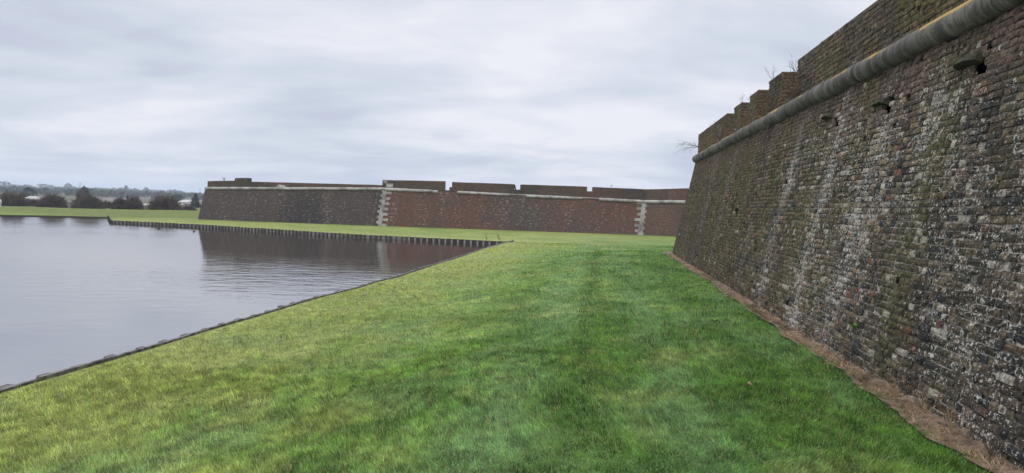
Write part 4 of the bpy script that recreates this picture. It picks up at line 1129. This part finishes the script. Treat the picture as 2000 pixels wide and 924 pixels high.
sk = [(8, 356, 26, 900, 'round'), (26, 362, 14, 950, 'round'), (40, 364, 16, 1000, 'round'), (50, 364, 12, 1000, 'round'), (64, 366, 12, 1050, 'round'), (77, 361, 10, 1100, 'round'), (86, 361, 16, 900, 'round'), (100, 363, 14, 950, 'round'), (114, 366, 16, 950, 'round'), (133, 360, 12, 1000, 'round'), (139, 365, 16, 900, 'round'), (151, 369, 14, 1100, 'round'), (164, 364, 10, 800, 'cone'), (176, 369, 12, 1000, 'round'), (190, 371, 14, 1100, 'round'), (203, 371, 12, 1100, 'round'), (213, 370, 16, 1000, 'round'), (227, 371, 12, 1100, 'round'), (236, 368, 14, 1000, 'round'), (246, 364, 5, 900, 'poplar'), (262, 373, 14, 1200, 'round'), (285, 368, 10, 1000, 'round'), (294, 372, 8, 1100, 'round'), (303, 372, 10, 1100, 'round'), (322, 374, 10, 1200, 'round'), (341, 371.5, 7, 1000, 'round'), (362, 377, 14, 1200, 'round'), (376, 378, 14, 1200, 'round')]
words = {'round': 'rounded', 'cone': 'pointed', 'poplar': 'slender'}
names_ = ['largest dark tree group on the ridge at the left edge of the photo', 'rounded tree just right of the largest ridge trees at the left edge', 'ridge tree above the small white houses at the left', 'small ridge tree between white houses and the dark pine', 'ridge tree directly behind the dark spreading pine', 'tree close behind the roof of the white hilltop house', 'broad ridge tree right beside the white hilltop house', 'second ridge tree right of the white hilltop house', 'third ridge tree right of the white hilltop house', 'tall ragged ridge tree left of the twin masts', 'broad ridge tree right below the tall ragged one', 'ridge tree at the foot of the twin masts', 'pointed dark tree just right of the twin masts', 'first small ridge tree right of the pointed one', 'second small ridge tree right of the pointed one', 'third small ridge tree right of the pointed one', 'wide ridge tree left of the slender poplar pair', 'low ridge tree left of the slender poplar', 'ridge tree touching the slender poplar on its left', 'slender poplar on the ridge beside a short mast', 'low ridge tree right of the slender poplar', 'domed tree standing proud on the ridge above the long pale shed', 'small ridge tree next to the domed one', 'rounded ridge tree above the wide dark bush', 'low ridge tree above the right half of the wide dark bush', 'tiny tree standing up on the highest hump of the green ridge', 'faint ridge tree left of the lone mast', 'faint ridge tree under the lone mast by the rampart']
for k, ((x, y, w_, Y, kd), lb) in enumerate(zip(sk, names_)):
    leafy('ridge_tree', x, y, w_ * 1.15, Y, 100 + k, lb, kd, 'leaf', 'trees on the distant ridge', n=420)
# woodland that reads as one mass on the lower slopes
def woodland():
    rng = np.random.default_rng(77); Vs = []
    for k in range(900):
        Y = rng.uniform(380, 1250); x = rng.uniform(-140, 420); g = at_y(x, 380, Y)
        if 60 < x < 125 and Y > 700 and rng.random() < .8: continue
        if x > 270 and Y > 600 and rng.random() < .6: continue
        z = gz(g.x, Y); h = rng.uniform(2.2, 5.0) * (0.6 + Y / 2200); w = h * rng.uniform(.7, 1.3); n = 70
        q = rng.normal(size=(n, 3)); q /= np.linalg.norm(q, axis=1)[:, None]; p = q * np.array([w, w, h * .5]) * rng.uniform(.6, 1, (n, 1)) + np.array([g.x, Y, z + h * .5])
        A = rng.normal(size=(n, 3)) * h * .14; B = rng.normal(size=(n, 3)) * h * .2
        Vs.append(np.stack([p - A, p + B, p + A], 1).reshape(-1, 3))
    o = cloud_obj('woodland', np.vstack(Vs), M['leaf'], None); tag(o, 'hazy mass of trees and hedges on the low hills beyond the moat', 'woodland', kind='stuff')
woodland()
def house(xc, ybase, yeave, ytop, wpx, Y, label, wall='render', roof='roof', gable=False, nwin=3, name='house', cat='house', depth=6):
    g = at_y(xc, ybase, Y); z0 = min(gz(g.x, Y), g.z) - .1; ze = at_y(xc, yeave, Y).z; zt = at_y(xc, ytop, Y).z; w = wpx / FPX * Y / 2; x = g.x
    root = empty(name, (x, Y, z0), label, cat, 'buildings beyond the thorn bushes')
    mb = MB(); mb.box((x, Y + depth / 2, (z0 + ze) / 2), 2 * w, depth, ze - z0); mb.build('wall', M[wall], root)
    V = []; o_ = .3
    if gable:   # ridge runs away from the viewer
        V = [(x - w - o_, Y - o_, ze), (x + w + o_, Y - o_, ze), (x, Y - o_, zt), (x - w - o_, Y + depth + o_, ze), (x + w + o_, Y + depth + o_, ze), (x, Y + depth + o_, zt)]
    else:
        V = [(x - w - o_, Y - o_, ze), (x - w - o_, Y + depth + o_, ze), (x - w - o_ + .6, Y + depth / 2, zt), (x + w + o_, Y - o_, ze), (x + w + o_, Y + depth + o_, ze), (x + w + o_ - .6, Y + depth / 2, zt)]
    mesh_py('roof', V, [(0, 1, 2), (5, 4, 3), (0, 3, 4, 1), (1, 4, 5, 2), (2, 5, 3, 0)], M[roof], root)
    hh_ = ze - max(z0, at_y(xc, ybase, Y).z)
    for k in range(nwin):
        mw = MB(); wx = x - w + (k + .5) * 2 * w / nwin; mw.box((wx, Y - .02, ze - hh_ * .45), 2 * w / nwin * .45, .08, hh_ * .38); mw.build('window', M['glass'], root)
house(75, 371, 364.5, 362, 15, 1050, 'white house on the ridge right of the dark pine', 'render', 'roof_pale', nwin=3)
house(81, 371, 367.5, 366, 9, 1045, 'low white wing right beside the white ridge house', 'render', 'roof_pale', nwin=2)
house(34, 372, 369.5, 368, 9, 950, 'tiny white house on the ridge near the left edge', 'render', 'roof_pale', nwin=2)
house(50, 397, 390, 383, 22, 160, 'grey roofed cottage behind the leftmost bushes', 'shed', 'roof_pale', nwin=3)
house(66, 397, 391, 384, 14, 165, 'grey roofed cottage under the dark spreading pine', 'shed', 'roof_pale', nwin=2)
house(137, 400, 394, 392, 12, 150, 'small white building with dark windows between two bushes', 'render', 'roof', nwin=3)
house(136, 412, 401, 399, 18, 125, 'blue grey shed below the small white building', 'shed', 'shed', nwin=0, name='shed', cat='shed')
house(187, 402, 393, 385.5, 20, 150, 'house with a pale gable behind the broad olive brown bush', 'render', 'roof', True, nwin=1)
house(219, 404, 395, 390, 13, 155, 'pale walled house between two thorn bushes', 'roof_pale', 'roof', nwin=1)
house(211, 412, 403, 402, 18, 122, 'long grey panel shed between the bushes', 'shed', 'shed', nwin=0, name='shed', cat='shed')
house(284, 407, 401, 396.5, 22, 150, 'long shed with a pale roof left of the wide dark bush', 'shed', 'roof_pale', nwin=0, name='shed', cat='shed')
house(356, 401, 395, 390, 16, 190, 'bungalow with a pale roof right of the wide dark bush', 'render', 'roof_pale', nwin=2)
house(368, 404, 399, 396, 16, 180, 'low grey bungalow beside the conifer at the rampart', 'shed', 'roof', nwin=2)
def mast(x, y0, y1, Y, label, r=.25):
    a = at_y(x, y0, Y); b = at_y(x + (y1 - y0) * .034, y1, Y); mb = MB(); z0 = min(gz(a.x, Y), a.z)
    mb.tube([(a.x, Y, z0), (a.x, Y, b.z * .6 + z0 * .4), (a.x, Y, b.z)], [r, r * .7, r * .35], 6)
    for k in (.7, .8, .9): mb.box((a.x, Y, z0 + (b.z - z0) * k), r * 5, r * .5, r * .5)
    o = mb.build('radio_mast', M['metal']); tag(o, label, 'mast', 'distant masts')
    for v in o.data.vertices: v.co -= Vector((a.x, Y, z0))
    o.location = (a.x, Y, z0)
mast(155, 372, 357.5, 800, 'left one of the twin masts on the ridge', .3); mast(157.6, 372, 355.5, 800, 'right and taller one of the twin masts on the ridge', .3)
mast(251.5, 375, 365, 850, 'short mast on the ridge beside the slender poplar', .3)
mast(390.5, 384, 366.5, 600, 'lone mast rising just left of the rampart corner', .22)
mast(198, 402, 383, 160, 'thin pole among the bushes near the pale gabled house', .06)

# white horse grazing at the left edge
def skin_body(name, verts, edges, radii, mat, loc, rot=0, sub=2):
    me = bpy.data.meshes.new(name); me.from_pydata(verts, edges, []); o = bpy.data.objects.new(name, me); COL.objects.link(o)
    sk_ = o.modifiers.new('skin', 'SKIN'); sk_.use_smooth_shade = True
    for v, r_ in zip(me.skin_vertices[0].data, radii): v.radius = (r_, r_)
    me.skin_vertices[0].data[0].use_root = True
    ss = o.modifiers.new('sub', 'SUBSURF'); ss.levels = sub; ss.render_levels = sub
    me.materials.append(mat); o.location = loc; o.rotation_euler.z = rot; return o
hv = [(0, 0, 1.0), (.35, 0, 1.02), (.62, 0, 1.0), (-.45, 0, 1.02), (-.72, 0, 1.08), (-1.0, 0, .85), (-1.2, 0, .45), (-1.42, 0, .2),
      (.62, .17, .75), (.55, .17, .52), (.68, .17, .28), (.66, .17, .03), (.62, -.17, .75), (.57, -.17, .52), (.72, -.17, .28), (.70, -.17, .03),
      (-.48, .15, .72), (-.5, .15, .40), (-.5, .15, .03), (-.42, -.15, .72), (-.40, -.15, .40), (-.42, -.15, .03), (.82, 0, .9), (.86, 0, .45)]
he = [(0, 1), (1, 2), (0, 3), (3, 4), (4, 5), (5, 6), (6, 7), (2, 8), (8, 9), (9, 10), (10, 11), (2, 12), (12, 13), (13, 14), (14, 15), (3, 16), (16, 17), (17, 18), (3, 19), (19, 20), (20, 21), (2, 22), (22, 23)]
hr = [.28, .29, .26, .27, .2, .14, .1, .07, .14, .08, .055, .06, .14, .08, .055, .06, .12, .065, .06, .12, .065, .06, .06, .05]
hp_ = at_y(-1, 406, 96); hz_ = gz(hp_.x - .5, 96)
ho = skin_body('horse', hv, he, hr, M['horse'], (hp_.x - .62, 96, max(hz_, hp_.z - .1)), 0)
tag(ho, 'white horse grazing at the left edge of the photo in front of the bushes', 'horse')

# duck on the water
dk = at_z(310, 446.5, WATER)
dv = [(0, 0, .03), (.14, 0, .05), (-.14, 0, .05), (-.24, 0, .10), (.20, 0, .14), (.22, 0, .22), (.30, 0, .21)]
do = skin_body('duck', dv, [(0, 1), (0, 2), (2, 3), (1, 4), (4, 5), (5, 6)], [.10, .085, .085, .03, .04, .05, .015], M['duck'], dk, 0.3)
do.scale = (.5, .5, .5)
tag(do, 'small dark duck swimming below the left part of the far bank', 'duck', 'ducks on the moat')
dk2 = at_z(379, 452.5, WATER); do2 = do.copy(); COL.objects.link(do2); do2.location = dk2; do2.rotation_euler.z = 2.6
tag(do2, 'small dark duck at the left edge of the rampart reflection', 'duck', 'ducks on the moat')
# tuft on the far parapet
P = on_head(0, 434, 0, .3); P.z = z_at(434, 353, P); mb = twigs(P, 6, .35, .5, .012, 8); o = mb.build('bare_shrub', M['twig']); tag(o, 'tiny tuft growing on the left parapet of the far rampart', 'shrub', 'plants on the far rampart')
P = on_head(1, 1193, 0, .3); P.z = z_at(1193, 366.5, P); mb = twigs(P, 3, .4, .12, .01, 9); o = mb.build('bare_shrub', M['twig']); tag(o, 'thin stalk sticking up from the rightmost merlon of the far rampart', 'shrub', 'plants on the far rampart')
# weeds along the far bank edge
for k, (x, h) in enumerate(((975, .45), (950, .3))):
    p = at_z(x, 470 - (975 - x) * .05, -.6); mb = twigs(p, 4, h, .2, .012, 30 + k); o = mb.build('weed', M['twig']); tag(o, ('upright dark weed on the far bank by the moat corner', 'shorter weed on the far bank left of the upright one')[k], 'weed', 'weeds on the far bank')

# ------------------------------------------------------------------ air
hz = MB(); hz.box((0, 2500, 20), 11500, 8900, 56)
t = NT('haze_air'); t.t.nodes.remove(t.b); pv = t.n('ShaderNodeVolumePrincipled'); pv.inputs['Color'].default_value = (0.80, 0.88, 1.0, 1); pv.inputs['Density'].default_value = 0.00045; pv.inputs['Anisotropy'].default_value = 0.0
t.l(pv.outputs[0], t.out.inputs['Volume'])
o = hz.build('haze', t.m); tag(o, kind='stuff')
